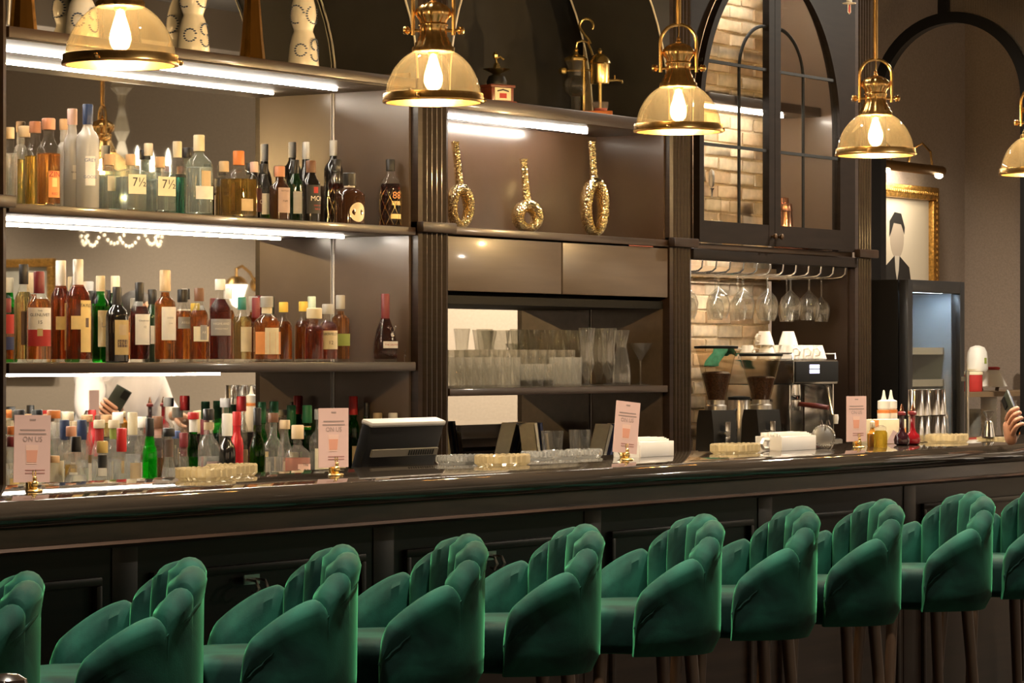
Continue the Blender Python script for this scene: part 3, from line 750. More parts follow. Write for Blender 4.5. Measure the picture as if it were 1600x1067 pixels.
def bottle(row, x, pref, topy, w, label, name='whisky_bottle', shape='std', lq='amber', fill=.6, g='clear', cap='black', caph=.035, rc=1.25, lab=(), sq=0, rn=.0140, ratio=1., turn=-.32):
    zb, lo, hi = {'T': (1.8618, 6.225, 6.535), 'M': (1.3938, 6.225, 6.535), 'L': (ZC + .0008, 5.98, 6.535)}[row]
    p, R = find_slot(x, pref, lo, hi, topy, w, zb, XA0 + .014, XA1 - .014, sq)
    c = at(x, topy, p); H = c.z - zb
    rn = min(rn * .86, R * .62); rc = 1 + (rc - 1) * .8
    if row == 'M': fill = min(.76, fill + .10); caph *= 1.2
    elif row == 'T' and caph < .05: caph *= 1.15
    t = thing(name, label, 'bottle', (c.x, p, zb), turn, GROUPS[row])
    prof = profile(shape, R, H, rn); zc = H - caph
    n = 24 if not sq else 32
    SQ = 6. if sq else 0.
    MB().lathe(trunc(prof, zc + .004), n, sq=SQ, ratio=ratio).build('glass_body', GL['bright' if (row == 'L' and g == 'clear') else g], t)  # counter row: cream haze in the clear glass imitates brighter light
    if g in ('clear', 'greenish', 'green', 'olive', 'frost') and lq:
        pl = [(r * .93, max(z, .010)) for r, z in trunc(prof, H * fill)]
        MB().lathe(pl, n, sq=SQ, ratio=ratio).build('liquid', LQ[lq], t)
    cr = rn * rc
    MB().lathe([(cr * .98, zc), (cr * 1.0, zc + .002), (cr * 1.0, H - .003), (cr * .9, H)], 16).build('cap', cm(cap), t)
    if row == 'L' and not lab and g in ('clear', 'green'):
        lab = [(('cream', 'white', 'tan', 'paleg', 'yellow')[int(x) % 5], .14, .46, 1.7)]
    for L in lab:
        # (material, z0, z1 in fractions of H, width in radians or fraction, [text, size factor, colour, z])
        mt, z0, z1, wd = L[:4]
        if L[3] > 50:                # a sleeve round the neck
            r = max(r for r, z in prof if abs(z / H - (z0 + z1) / 2) < .5 * (z1 - z0) + .02) if False else rn * 1.12
            MB().lathe([(r, z0 * H), (r * 1.01, (z0 + z1) / 2 * H), (r, z1 * H)], 16, cap=False).build('neck_label', LM[mt], t); continue
        rr = max([r for r, z in prof if z0 * H - .02 <= z <= z1 * H + .02] or [R])
        W = wd * R if not sq else wd * R
        lb = wrap(patch(W, (z1 - z0) * H, (z0 + z1) / 2 * H), rr * ratio + .0012 if sq else rr + .0012, sq).build('label', LM[mt], t, smooth=not sq)
        for T in L[4:]:
            s_, sz, tc, tz = T[:4]
            tm = text_mb(s_, sz * R); dx = T[4] * R if len(T) > 4 else 0
            tm.v = [(a + dx, b + tz * H, .0012) for a, b, _ in tm.v]
            wrap(tm, rr * ratio + .0012 if sq else rr + .0012, sq).build('lettering', INK if tc == 'ink' else LM[tc] if tc in LM else cm(tc), lb, smooth=False)
    return t, R, H
F1, F2, F3 = 6.28, 6.37, 6.47
N = 200   # marks a neck sleeve
# --- upper shelf
bottle('T', 76, F1, 185, 38, 'orange spirit bottle with copper cap and round fruit emblem, upper shelf', 'gin_bottle', 'std', 'orange', .60, cap='copper', caph=.03, rc=1.4, rn=.018,
       lab=[('orange', .10, .40, 1.1, ('ZIN', .62, 'red', .36), ('RED', .30, 'red', .14)), ('yellow', .22, .32, .45)])
bottle('T', 137, F1, 163, 36, 'tall frosted vodka bottle with navy neck foil, upper shelf', 'vodka_bottle', 'tall', 'clear', .7, 'frost', 'navy', .062, rn=.0155, lab=[('white', .22, .50, .9, ('GREY', .42, 'blue', .46), ('GOOSE', .36, 'blue', .30))], turn=-0.6)
bottle('T', 113, F2, 170, 27, 'slim frosted vodka bottle with pinkish neck foil beside the navy-foiled one', 'vodka_bottle', 'tall', 'clear', .7, 'frost', 'pink', .05, rn=.0150, lab=[('white', .30, .44, 1.0, ('BELVEDERE', .26, 'ink', .37))])
bottle('T', 100, F3, 186, 22, 'slim clear bottle with yellow cork stopper between orange and frosted bottles', 'vodka_bottle', 'tall', 'clear', .7, 'frost', 'cork', .03)
bottle('T', 55, F2, 190, 34, 'golden tequila bottle with copper stopper, middle of three slanting necks', 'tequila_bottle', 'std', 'gold', .60, cap='copper', caph=.03, rc=1.3, rn=.017)
bottle('T', 38, F3, 197, 32, 'pale yellow tequila bottle with clear neck, rear of three in a row', 'tequila_bottle', 'std', 'pale', .60, cap='tan', caph=.03, rc=1.3, rn=.017)
bottle('T', 15, F1, 199, 26, 'clear round-topped bottle half hidden by the picture-edge pilaster, upper shelf', 'tequila_bottle', 'tall', 'clear', .66, cap='tan', caph=.03)
bottle('T', 170, F2, 241, 30, 'squat clear gin bottle with cream label beside the frosted vodkas', 'gin_bottle', 'squat', 'clear', .60, 'greenish', 'cork', .03, 1.4, [('cream', .36, .62, 1.5)], 1)
bottle('T', 204, F1, 241, 40, 'wide clear gin bottle with cream label, second of the squat ones', 'gin_bottle', 'squat', 'clear', .60, 'greenish', 'cork', .03, 1.4, [('cream', .30, .64, 1.6, ('7½', 1.0, 'ink', .50, .2))], 1)
bottle('T', 250, F1, 245, 40, 'wide clear gin bottle with cream label beside the teal bottle', 'gin_bottle', 'squat', 'clear', .60, 'greenish', 'cork', .03, 1.4, [('cream', .30, .64, 1.6, ('7½', 1.0, 'ink', .50, .2))], 1)
bottle('T', 232, F3, 224, 22, 'slender clear bottle with ribbed cream cap standing behind squat gin bottles', 'gin_bottle', 'tall', 'clear', .6, 'greenish', 'cream', .035, 1.3)
bottle('T', 277, F2, 221, 24, 'teal spirit bottle with pale cap and black band, upper shelf', 'gin_bottle', 'std', 'teal', .55, 'clear', 'cream', .045, 1.3, [('black', .52, .56, 2.6)])
bottle('T', 311, F1, 211, 44, 'large greenish clear gin bottle with broad shoulders and pale cap', 'gin_bottle', 'std', 'clear', .6, 'greenish', 'cream', .045, 1.3, [('white', .20, .36, 1.6), ('tan', .36, .55, .8)], rn=.017)
bottle('T', 293, F3, 231, 22, 'clear bottle with wide black stopper behind the large greenish bottle', 'gin_bottle', 'short', 'clear', .6, 'greenish', 'black', .028, 1.7)
bottle('T', 373, F1, 236, 48, 'square faceted golden tequila bottle with bright orange stopper', 'tequila_bottle', 'short', 'gold', .58, 'clear', 'orange', .040, 1.4, [('tan', .10, .28, .9)], 1, .017)
bottle('T', 350, F2, 252, 26, 'amber bottle with pale cork behind the square golden one', 'tequila_bottle', 'short', 'gold', .56, 'clear', 'tan', .03, 1.5, [('paleg', .12, .4, 1.4)])
bottle('T', 397, F2, 253, 24, 'dark gin bottle with crimson label peeping out beside the golden tequila', 'gin_bottle', 'std', None, .6, 'black', 'pink', .03, 1.2, [('maroon', .15, .55, 1.8, ('O', .8, 'white', .32, .5))])
bottle('T', 412, F3, 256, 22, 'small bottle with black and cream cap and pale label, upper shelf', 'liqueur_bottle', 'std', 'green', .5, 'clear', 'black', .03, 1.3, [('cream', .15, .5, 1.8)])
bottle('T', 437, F1, 260, 32, 'dark brown bottle with wooden stopper and large pale label', 'rum_bottle', 'short', None, .6, 'brown', 'copper', .03, 1.4, [('mauve', .14, .60, 1.5, ('BOTTLED', .2, 'ink', .54), ('rum', .35, 'ink', .36))], rn=.016)
bottle('T', 461, F2, 250, 24, 'dark green bottle with white label beside the black gin bottle', 'gin_bottle', 'std', None, .6, 'dgreen', 'black', .04, 1.2, [('white', .15, .5, 1.7)])
bottle('T', 486, F1, 251, 29, 'black gin bottle with red crown and white letters', 'gin_bottle', 'std', None, .6, 'black', 'brown', .035, 1.35, [('black', .14, .60, 2.2, ('MOM', .75, 'white', .38, .25), ('GOD SAVE', .22, 'red', .27, .25), ('THE GIN', .22, 'red', .21, .25)), ('red', .47, .57, .55)], rn=.016, turn=-0.35)
bottle('T', 478, F3, 222, 24, 'tall slim black bottle with silver foil behind the black gin bottle', 'wine_bottle', 'wine', None, .6, 'black', 'grey', .06, 1.15)
bottle('T', 521, F3, 219, 30, 'tall dark bottle with silver cap in the mirror corner', 'wine_bottle', 'tall', None, .6, 'black', 'grey', .055, 1.2)
bottle('T', 546, F1, 270, 48, 'squat dark rum bottle with oval cream label and striped round stopper', 'rum_bottle', 'short', None, .6, 'brown', 'black', .038, 1.6, rn=.018)
bottle('T', 526, F2, 249, 28, 'dark red rum bottle wrapped in gold netting behind the squat one', 'rum_bottle', 'waist', 'dark', .64, 'clear', 'black', .035, 1.3, [('gold', .20, .34, 1.2)])
bottle('T', 610, F1, 249, 34, 'dark red rum bottle in gold netting with gold numerals, standing alone', 'rum_bottle', 'waist', 'dark', .64, 'clear', 'black', .035, 1.3, [('gold', .32, .38, 1.0, ('88', .9, 'orange', .46)), ('yellow', .12, .19, 1.2)], rn=.015)
# --- middle shelf
bottle('M', 10, F1, 466, 24, 'red-labelled amber whisky bottle cut by the pilaster, middle shelf', shape='short', lq='amber', cap='maroon', lab=[('red', .45, .75, 1.5), ('navy', .2, .4, 1.5)])
bottle('M', 37, F2, 413, 30, 'pale whisky bottle with long black capsule behind the red-capped one', shape='std', lq='pale', fill=.62, cap='black', caph=.05, lab=[('brown', .18, .52, 1.6)])
bottle('M', 61, F1, 424, 39, 'amber whisky bottle with dark red capsule and white-and-red label', shape='std', lq='orange', cap='maroon', caph=.055, rn=.016, lab=[('white', .36, .60, 2.2, ('THE', .2, 'ink', .565), ('GLENLIVET', .34, 'ink', .52), ('15', .4, 'ink', .44)), ('red', .18, .36, 2.2), ('gold', .29, .37, .45)], turn=-0.75)
bottle('M', 95, F2, 407, 33, 'tall amber bourbon with white capsule and yellow medallion band, rear twin', 'bourbon_bottle', 'std', 'red', .70, cap='white', caph=.07, rc=1.2, rn=.016, lab=[('yellow', .12, .58, .9), ('yellow', .32, .45, 2.6)], turn=-0.05)
bottle('M', 122, F1, 405, 39, 'tall amber bourbon with white capsule and large yellow label, front twin', 'bourbon_bottle', 'std', 'red', .70, cap='white', caph=.07, rc=1.2, rn=.016, lab=[('yellow', .10, .60, 1.2, ('TAYLOR', .36, 'ink', .55)), ('yellow', .32, .45, 2.8), ('brown', .34, .43, .35)], turn=-0.05)
bottle('M', 157, F2, 431, 27, 'green glass bottle with cream capsule and cream label', shape='tall', lq='green', fill=.55, g='green', cap='cream', caph=.04, lab=[('cream', .18, .60, 1.7, ('LA', .8, 'grey', .43))])
bottle('M', 183, F1, 448, 36, 'black whisky bottle with arched gold label', shape='std', lq=None, g='black', cap='black', caph=.05, lab=[('gold', .10, .56, 1.5), ('tan', .36, .50, .8), ('brown', .20, .30, 1.0, ('STILL', .4, 'gold', .25))])
bottle('M', 180, F3, 431, 24, 'green bottle with cream capsule behind the black whisky bottle', shape='tall', lq='green', fill=.55, g='green', cap='cream', caph=.045)
bottle('M', 218, F1, 441, 31, 'dark whisky bottle with black capsule and broad cream label', shape='std', lq='dark', cap='black', caph=.05, lab=[('white', .22, .60, 2.0, ('Glendronach', .24, 'ink', .52), ('12', .3, 'ink', .44))])
bottle('M', 238, F3, 452, 24, 'dark green bottle with black capsule beside the tall tan-capped bottle', shape='std', lq=None, g='dgreen', cap='black', caph=.04, lab=[('white', .25, .5, 1.6)])
bottle('M', 258, F1, 422, 33, 'tall straight amber whisky bottle with long tan capsule and white label', shape='flat', lq='amber', fill=.70, cap='tan', caph=.055, rc=1.35, rn=.016, lab=[('white', .24, .60, 1.8, ('SHERRY', .22, 'grey', .48), ('OAK', .2, 'grey', .42))])
bottle('M', 285, F2, 452, 27, 'amber whisky bottle with black capsule and grey label band', shape='std', lq='amber', cap='black', caph=.035, rc=1.5, lab=[('grey', .46, .62, 2.2, ('ARRAN', .4, 'white', .54))])
bottle('M', 311, F1, 450, 29, 'amber whisky bottle with brown capsule and split pale label', shape='std', lq='amber', cap='brown', caph=.035, rc=1.4, lab=[('cream', .28, .48, 2.4), ('grey', .30, .50, .9, ('AR', .4, 'white', .40))])
bottle('M', 344, F1, 436, 35, 'dark red whisky bottle with white capsule and grey label', shape='std', lq='dark', fill=.68, cap='white', caph=.03, rc=1.3, rn=.016, lab=[('grey', .32, .52, 2.2, ('HIGHLAND', .3, 'white', .46), ('SINGLE MALT', .2, 'white', .40))], turn=-0.75)
bottle('M', 356, F3, 450, 22, 'amber bottle with white cap half hidden behind the dark red one', shape='std', lq='amber', cap='white', caph=.03)
bottle('M', 378, F2, 464, 31, 'pale yellow whisky bottle with green capsule and pale label', shape='std', lq='pale', fill=.6, cap='teal', caph=.035, lab=[('cream', .16, .54, 1.4)])
bottle('M', 400, F3, 465, 24, 'bottle with long maroon capsule behind the broad orange one', shape='wine', lq='amber', cap='maroon', caph=.07)
bottle('M', 417, F1, 463, 42, 'broad amber whisky bottle with cream neck seal and two-part label', shape='short', lq='orange', fill=.60, cap='grey', caph=.030, rc=1.5, rn=.018, lab=[('cream', .12, .52, 1.2), ('orange', .12, .46, 2.9), ('cream', .74, .88, N)], turn=-0.45)
bottle('M', 443, F2, 472, 28, 'amber bourbon bottle with yellow cap, nearer of two', 'bourbon_bottle', 'short', 'amber', .58, cap='yellow', caph=.028, rc=1.4)
bottle('M', 474, F2, 471, 28, 'amber bourbon bottle with yellow cap beside the pale green capsule', 'bourbon_bottle', 'short', 'amber', .58, cap='yellow', caph=.028, rc=1.4)
bottle('M', 487, F3, 463, 22, 'bottle with tall pale green capsule behind the bourbons', shape='tall', lq='amber', cap='pgreen', caph=.05)
bottle('M', 491, F1, 481, 30, 'brown-amber whisky bottle with broad cream wax top', shape='short', lq='red', fill=.56, cap='cream', caph=.030, rc=1.9, rn=.018)
bottle('M', 512, F1, 475, 32, 'amber whisky bottle with grey stopper and printed cream label', shape='short', lq='red', fill=.60, cap='grey', caph=.028, rc=1.7, lab=[('cream', .22, .54, 1.8, ('ABERFELDY', .34, 'ink', .48), ('12', .5, 'brown', .33))], turn=-0.6)
bottle('M', 532, F2, 461, 29, 'tall amber whisky bottle with silver cap and green label', shape='flat', lq='orange', fill=.66, cap='grey', caph=.04, rc=1.4, lab=[('green', .24, .42, 2.4)])
tb, Rb, Hb = bottle('M', 602, F1, 459, 39, 'dark red whisky bottle with maroon capsule and silver stag, standing alone', shape='bell', lq='dark', fill=.58, cap='maroon', caph=.075, rc=1.3, lab=[('white', .20, .30, 1.6, ('THE DALMORE', .2, 'red', .25))])
# stag emblem of that bottle: head and antlers in silver
sm = MB()
sm.ellipsoid((0, .40, 0), (.006, .012, .001), 10, 6).ellipsoid((0, .385, 0), (.0035, .006, .001), 8, 6)
sm.v = [(x, (z - .40) + .40 * Hb, 0.0025 + e) for x, z, e in sm.v]
for sx in (-1, 1):
    k0 = len(sm.v)
    sm.tube([(sx * .003, .40 * Hb + .010, .003), (sx * .010, .40 * Hb + .018, .003), (sx * .014, .40 * Hb + .030, .003)], .0012, 5)
    sm.tube([(sx * .008, .40 * Hb + .015, .003), (sx * .006, .40 * Hb + .026, .003)], .001, 5)
    sm.tube([(sx * .012, .40 * Hb + .022, .003), (sx * .019, .40 * Hb + .026, .003)], .001, 5)
wrap(sm, Rb * .93, 0).build('emblem', STEEL, tb)
# gold netting and oval label on the rum bottles
for o in list(COL.objects):
    if o.parent is None and 'gold netting' in str(o.get('label', '')):
        gb = [q for q in COL.objects if q.parent == o and q.name.startswith('glass_body')][0]
        Rr = max(v.co.x for v in gb.data.vertices); Hh = max(v.co.z for v in gb.data.vertices)
        net = MB()
        for k in range(7):
            for sg in (-1, 1):
                pts = []
                for i in range(19):
                    zf = .04 + .66 * i / 18; a = 2 * PI * k / 7 + sg * zf * 2.6
                    rr = Rr * (1.015 if zf < .58 else 1.015 - (zf - .58) * 2.6)
                    pts.append((rr * math.cos(a), rr * math.sin(a), zf * Hh))
                net.tube(pts, .0011, 4, caps=False)
        net.build('gold_netting', GOLD, o)
    if o.parent is None and 'oval cream label' in str(o.get('label', '')):
        gb = [q for q in COL.objects if q.parent == o and q.name.startswith('glass_body')][0]
        Rr = max(v.co.x for v in gb.data.vertices); Hh = max(v.co.z for v in gb.data.vertices)
        ov = MB(); n = 24; vs = [(0, .30 * Hh, 0)] + [(.62 * Rr * math.cos(2 * PI * k / n), .30 * Hh + .24 * Hh * math.sin(2 * PI * k / n), 0) for k in range(n)]
        ov.add(vs, [(0, 1 + k, 1 + (k + 1) % n) for k in range(n)]); wrap(ov, Rr + .0015, 0).build('oval_label', LM['cream'], o)
        for zz in (.80, .90):
            MB().lathe([(.0190, zz * Hh), (.0195, (zz + .03) * Hh), (.0190, (zz + .06) * Hh)], 16, cap=False).build('neck_band', cm('white'), o)
# --- back counter
K1, K2, K3 = 6.08, 6.25, 6.44
bottle('L', 145 - 26, K1, 682, 46, 'rounded clear liqueur bottle with ornate black and white stopper', 'liqueur_bottle', 'bell', 'clear', .5, cap='black', caph=.045, rc=1.3, lab=[('white', .80, .88, N)])
bottle('L', 190, K1, 669, 43, 'conical clear bottle with bright red sealed neck', 'liqueur_bottle', 'cone', 'clear', .45, cap='red', caph=.070, rc=1.35, lab=[('red', .0, .035, 2.6)])
bottle('L', 85, K1, 712, 26, 'squat amber bottle with honeycomb look beside the pink card', 'liqueur_bottle', 'short', 'amber', .55, cap='cork', caph=.02, rc=1.4, lab=[('orange', .10, .45, 2.2)])
bottle('L', 160, K1, 689, 32, 'small clear bottle with black and gold stopper between two taller ones', 'liqueur_bottle', 'bell', 'clear', .5, cap='gold', caph=.035, rc=1.5, lab=[('black', .62, .80, N)])
bottle('L', 234, K1, 653, 23, 'vivid green liqueur bottle with black pourer', 'liqueur_bottle', 'std', None, .5, 'vivid', 'black', .055, 1.1, [('cream', .0, .22, 2.4, ('Giffard', .4, 'ink', .14))])
bottle('L', 264, K1, 669, 30, 'clear bottle with black stopper, dark neck and low brown label', 'liqueur_bottle', 'bell', 'clear', .5, cap='black', caph=.025, rc=1.7, lab=[('brown', .64, .86, N), ('brown', .06, .36, 1.1, ('JOSEPH', .34, 'white', .27), ('CARTRON', .30, 'white', .17))])
bottle('L', 355, K1, 646, 26, 'black bottle with white bulbous neck seal', 'liqueur_bottle', 'short', None, .5, 'black', 'white', .070, 1.5, [('white', .26, .36, 1.0)])
bottle('L', 370, K2, 643, 22, 'crimson syrup bottle with red and white pourer', 'syrup_bottle', 'waist', None, .5, 'redp', 'red', .045, 1.2)
bottle('L', 402, K1, 637, 25, 'slender olive green wine bottle with black capsule', 'wine_bottle', 'wine', 'green', .60, 'olive', 'black', .055, 1.1)
bottle('L', 427, K1, 645, 34, 'clear bottle with brown stopper and small cream label', 'gin_bottle', 'short', 'clear', .5, cap='brown', caph=.03, rc=1.5, lab=[('cream', .10, .34, 1.5, ('Gin', .45, 'ink', .24))])
bottle('L', 465, K1, 664, 42, 'pink gin bottle with round wooden stopper and black script', 'gin_bottle', 'short', 'pink', .56, cap='tan', caph=.045, rc=1.6, rn=.016, lab=[('pink', .20, .48, 1.2, ('The', .3, 'ink', .47), ('BeRRY', .45, 'ink', .38))], turn=-0.3)
bottle('L', 500, K2, 639, 34, 'clear gin bottle with grey cap and tall cream label beside the pink card', 'gin_bottle', 'std', 'clear', .5, cap='grey', caph=.035, rc=1.5, lab=[('cream', .10, .54, 2.2, ('1757', .5, 'ink', .44))], rn=.016)
bottle('L', 326, K1 + .06, 639, 34, 'broad clear bottle with black and tan stopper and mauve label', 'gin_bottle', 'short', 'clear', .5, cap='black', caph=.035, rc=1.4, lab=[('mauve', .12, .45, 1.5), ('tan', .78, .86, N)], rn=.016)
bottle('L', 287, K2, 676, 16, 'small bottle with maroon neck sleeve', 'liqueur_bottle', 'std', 'dark', .5, cap='maroon', caph=.045, rc=1.5, lab=[('maroon', .66, .80, N)])
bottle('L', 302, K2, 644, 21, 'green bottle with red cap and white collar', 'vermouth_bottle', 'wine', 'green', .5, 'green', 'red', .022, 1.6, [('white', .78, .92, N)])
bottle('L', 275, K3, 673, 16, 'small bottle with pale blue cap behind the brown label', 'liqueur_bottle', 'std', 'clear', .5, cap='blue', caph=.025, rc=1.5)
bottle('L', 207, K2, 644, 26, 'clear bottle with long cream capsule behind the conical one', 'rum_bottle', 'std', 'clear', .55, cap='cream', caph=.07, rc=1.35)
bottle('L', 178, K2, 656, 24, 'clear bottle with cream cap and green neck label', 'rum_bottle', 'std', 'clear', .55, cap='cream', caph=.025, rc=1.6, lab=[('green', .78, .90, N)])
bottle('L', 155, K2, 656, 24, 'clear bottle with cream cap and red neck label', 'rum_bottle', 'std', 'clear', .55, cap='cream', caph=.025, rc=1.6, lab=[('red', .76, .90, N), ('white', .3, .5, 1.5)])
bottle('L', 136, K3, 648, 22, 'bottle with tan cork behind the dark navy foil', 'rum_bottle', 'std', 'pale', .55, cap='cork', caph=.022, rc=1.7)
bottle('L', 128, K2, 656, 20, 'bottle with dark navy and grey foil neck, second of two', 'rum_bottle', 'tall', 'clear', .55, cap='navy', caph=.06, rc=1.3)
bottle('L', 101, K2, 656, 20, 'bottle with navy and silver foil neck, first of two', 'rum_bottle', 'tall', 'clear', .55, cap='navy', caph=.06, rc=1.3)
bottle('L', 111, K2 - .08, 666, 20, 'amber bottle with copper stopper behind the ornate one', 'liqueur_bottle', 'std', 'gold', .55, cap='copper', caph=.03, rc=1.4)
bottle('L', 106, K3, 643, 22, 'bottle with broad cream stopper, rear row beside the orange cap', 'rum_bottle', 'std', 'pale', .55, cap='cream', caph=.03, rc=1.7)
bottle('L', 84, K2, 641, 30, 'clear bottle with orange cap and long neck beside the pink card', 'vodka_bottle', 'tall', 'clear', .5, cap='orange', caph=.024, rc=1.9, lab=[('cream', .22, .5, 2.0)])
bottle('L', 58, K3, 640, 22, 'bottle with black cap behind the pink card', 'rum_bottle', 'std', 'clear', .5, cap='black', caph=.045, rc=1.5)
bottle('L', 30, K3, 640, 22, 'bottle with black and white cap, rear row near the pilaster', 'rum_bottle', 'std', 'clear', .5, cap='black', caph=.04, rc=1.5)
bottle('L', 19, K1, 682, 22, 'clear bottle with dark stopper in the corner by the pilaster', 'liqueur_bottle', 'bell', 'clear', .5, cap='maroon', caph=.03, rc=1.4)
bottle('L', 20, K2, 666, 20, 'clear bottle with low orange and white cap by the pilaster', 'rum_bottle', 'std', 'clear', .5, cap='orange', caph=.025, rc=1.5)
bottle('L', 11, K3, 640, 18, 'clear bottle with orange cap at the picture edge', 'rum_bottle', 'tall', 'clear', .5, cap='orange', caph=.025, rc=1.5)
bottle('L', 166, K3, 648, 20, 'bottle with tan stopper, rear row', 'rum_bottle', 'std', 'gold', .5, cap='cork', caph=.025, rc=1.6)
bottle('L', 184, K3, 644, 20, 'bottle with white-topped cork, rear row', 'rum_bottle', 'std', 'pale', .5, cap='white', caph=.035, rc=1.6)
bottle('L', 221, K3, 651, 20, 'bottle with white and black cap behind the vivid green one', 'rum_bottle', 'std', 'clear', .5, cap='white', caph=.035, rc=1.5)
bottle('L', 246, K3, 650, 20, 'bottle with flat dark cap and pink neck label', 'rum_bottle', 'std', 'gold', .5, cap='brown', caph=.04, rc=1.6, lab=[('pink', .74, .86, N)])
bottle('L', 320, K3, 655, 20, 'small dark bottle with burgundy sleeve, rear row', 'wine_bottle', 'wine', 'dark', .5, cap='maroon', caph=.05, rc=1.3)
bottle('L', 377, K3, 619, 20, 'tall clear bottle with bright red cap, rear row', 'vodka_bottle', 'tall', 'clear', .5, cap='red', caph=.05, rc=1.5)
bottle('L', 352, K3, 622, 20, 'clear bottle with silver cap between shelves and red cap', 'vodka_bottle', 'tall', 'clear', .5, cap='grey', caph=.03, rc=1.6)
bottle('L', 409, K3, 628, 20, 'bottle with green capsule and dark rim, rear row', 'vermouth_bottle', 'wine', 'green', .5, 'green', 'green', .07, 1.3)
bottle('L', 428, K3, 627, 22, 'bottle with green and black capsule, rear row', 'vermouth_bottle', 'wine', 'green', .5, 'green', 'green', .06, 1.4, [('black', .96, .995, N)])
bottle('L', 455, K3, 633, 22, 'green glass bottle with green and white capsule', 'vermouth_bottle', 'tall', 'green', .5, 'green', 'green', .07, 1.4)
bottle('L', 480, K3 - .05, 633, 22, 'green glass bottle with banded green capsule above the pink gin', 'vermouth_bottle', 'tall', 'green', .5, 'green', 'green', .06, 1.5, [('gold', .72, .76, N)])
bottle('L', 445, K2, 656, 22, 'bottle with tan wooden stopper between green capsules', 'rum_bottle', 'std', 'pale', .5, cap='tan', caph=.03, rc=1.6)
bottle('L', 507, K3, 640, 20, 'bottle with flat white cap behind the pink card', 'rum_bottle', 'std', 'clear', .5, cap='white', caph=.02, rc=1.7)
bottle('L', 530, K3, 641, 20, 'bottle with wide white cap beside the screen', 'rum_bottle', 'std', 'clear', .5, cap='white', caph=.02, rc=1.8)
bottle('L', 552, K3, 619, 18, 'green bottle with long red cap above the order screen', 'syrup_bottle', 'tall', 'green', .6, 'green', 'red', .065, 1.4)
bottle('L', 573, K3, 629, 15, 'slim black bottle with pourer above the order screen', 'syrup_bottle', 'tall', None, .5, 'black', 'black', .05, 1.0)
bottle('L', 590, K3, 645, 16, 'short bottle with pale cap above the order screen', 'syrup_bottle', 'std', 'clear', .5, cap='tan', caph=.02, rc=1.6)
bottle('L', 614, K3, 645, 16, 'short bottle with white cap near the fluted pilaster', 'syrup_bottle', 'std', 'clear', .5, cap='white', caph=.02, rc=1.6)
# ceramic decanters and gilt cones on top of the shelving
def dots(R, z, r, a0, a1, n, cx=0.):
    m = MB()
    for i in range(n):
        a = a0 + (a1 - a0) * i / max(1, n - 1); m.ellipsoid((cx + r * math.cos(a), z + r * math.sin(a), 0), (.0050, .0028, .0014), 6, 4)
    return m
BLUE = mat('cobalt_glaze', (.05, .08, .16), .3)
def decanter(x, p, label):
    c = at(x, 60, p); t = thing('ceramic_decanter', label, 'decanter', (c.x, p, 2.3788), 0, 'white ceramic decanters on the shelving top')
    pr = [(.050, 0), (.053, .006), (.051, .03), (.046, .075), (.039, .105), (.0325, .120), (.033, .128), (.041, .150), (.044, .175), (.041, .205), (.032, .240), (.022, .265), (.020, .29), (.024, .31), (.022, .34), (.014, .36)]
    MB().lathe(pr, 32).build('ceramic_body', WHITE, t)
    MB().lathe([(.012, .36), (.02, .37), (.016, .40), (.004, .41)], 20).build('stopper', STEEL, t)
    for (R, z, r, cx, a0, a1, n) in [(.050, .075, .018, 0, .2, 4.4, 12), (.052, .040, .020, 0, 3.2, 7.4, 13), (.050, .055, .020, .055, .3, 5.8, 14), (.050, .055, .020, -.055, .3, 5.8, 14), (.0455, .175, .030, 0, 2.2, 7.0, 18), (.0455, .175, .030, -.07, .2, 5, 16)]:
        wrap(dots(R, z, r, a0, a1, n, cx), R, 0).build('glaze_motif', BLUE, t)
    return t
decanter(128, 6.29, 'white ceramic decanter with blue leaf motif behind the largest pendant lamp')
decanter(302, 6.29, 'white ceramic decanter with blue dotted motif beside the gilt cone')
decanter(474, 6.29, 'white ceramic decanter with blue dotted motif, last before the dark arch')
def gilt_cone(x, p, label):
    c = at(x, 60, p); t = thing('gilt_bottle', label, 'bottle', (c.x, p, 2.3788), 0, 'gilt cone bottles on the shelving top')
    MB().lathe([(.042, 0), (.044, .005), (.036, .08), (.026, .20), (.020, .28), (.018, .30)], 12).build('gilt_body', mat('gilt_lacquer', (.62, .30, .06), .16, metal=1.), t, angle=20)
    MB().lathe([(.012, .30), (.014, .34), (.004, .35)], 12).build('stopper', GOLD, t)
gilt_cone(36, 6.33, 'faceted gilt cone bottle beside the arch edge, cut by the picture top')
gilt_cone(394, 6.30, 'faceted gilt cone bottle between two white ceramic decanters')
# small silver bull figurine on the middle shelf
c = at(635, 560, 6.25); bl = thing('bull_figurine', 'tiny silver bull figurine at the end of the middle shelf', 'figurine', (c.x, 6.25, 1.3938), .4)
m = MB().ellipsoid((0, 0, .022), (.017, .008, .009), 12, 8).ellipsoid((.018, 0, .027), (.007, .005, .006), 10, 6)
for sx in (-.011, .010):
    for sy in (-.004, .004): m.tube([(sx, sy, .020), (sx, sy, 0)], [.003, .002], 6)
m.tube([(-.016, 0, .026), (-.021, 0, .036), (-.017, 0, .041)], .0012, 5).tube([(.017, -.004, .031), (.018, -.008, .036)], .0012, 5).tube([(.017, .004, .031), (.018, .008, .036)], .0012, 5)
m.build('cast_body', STEEL, bl)
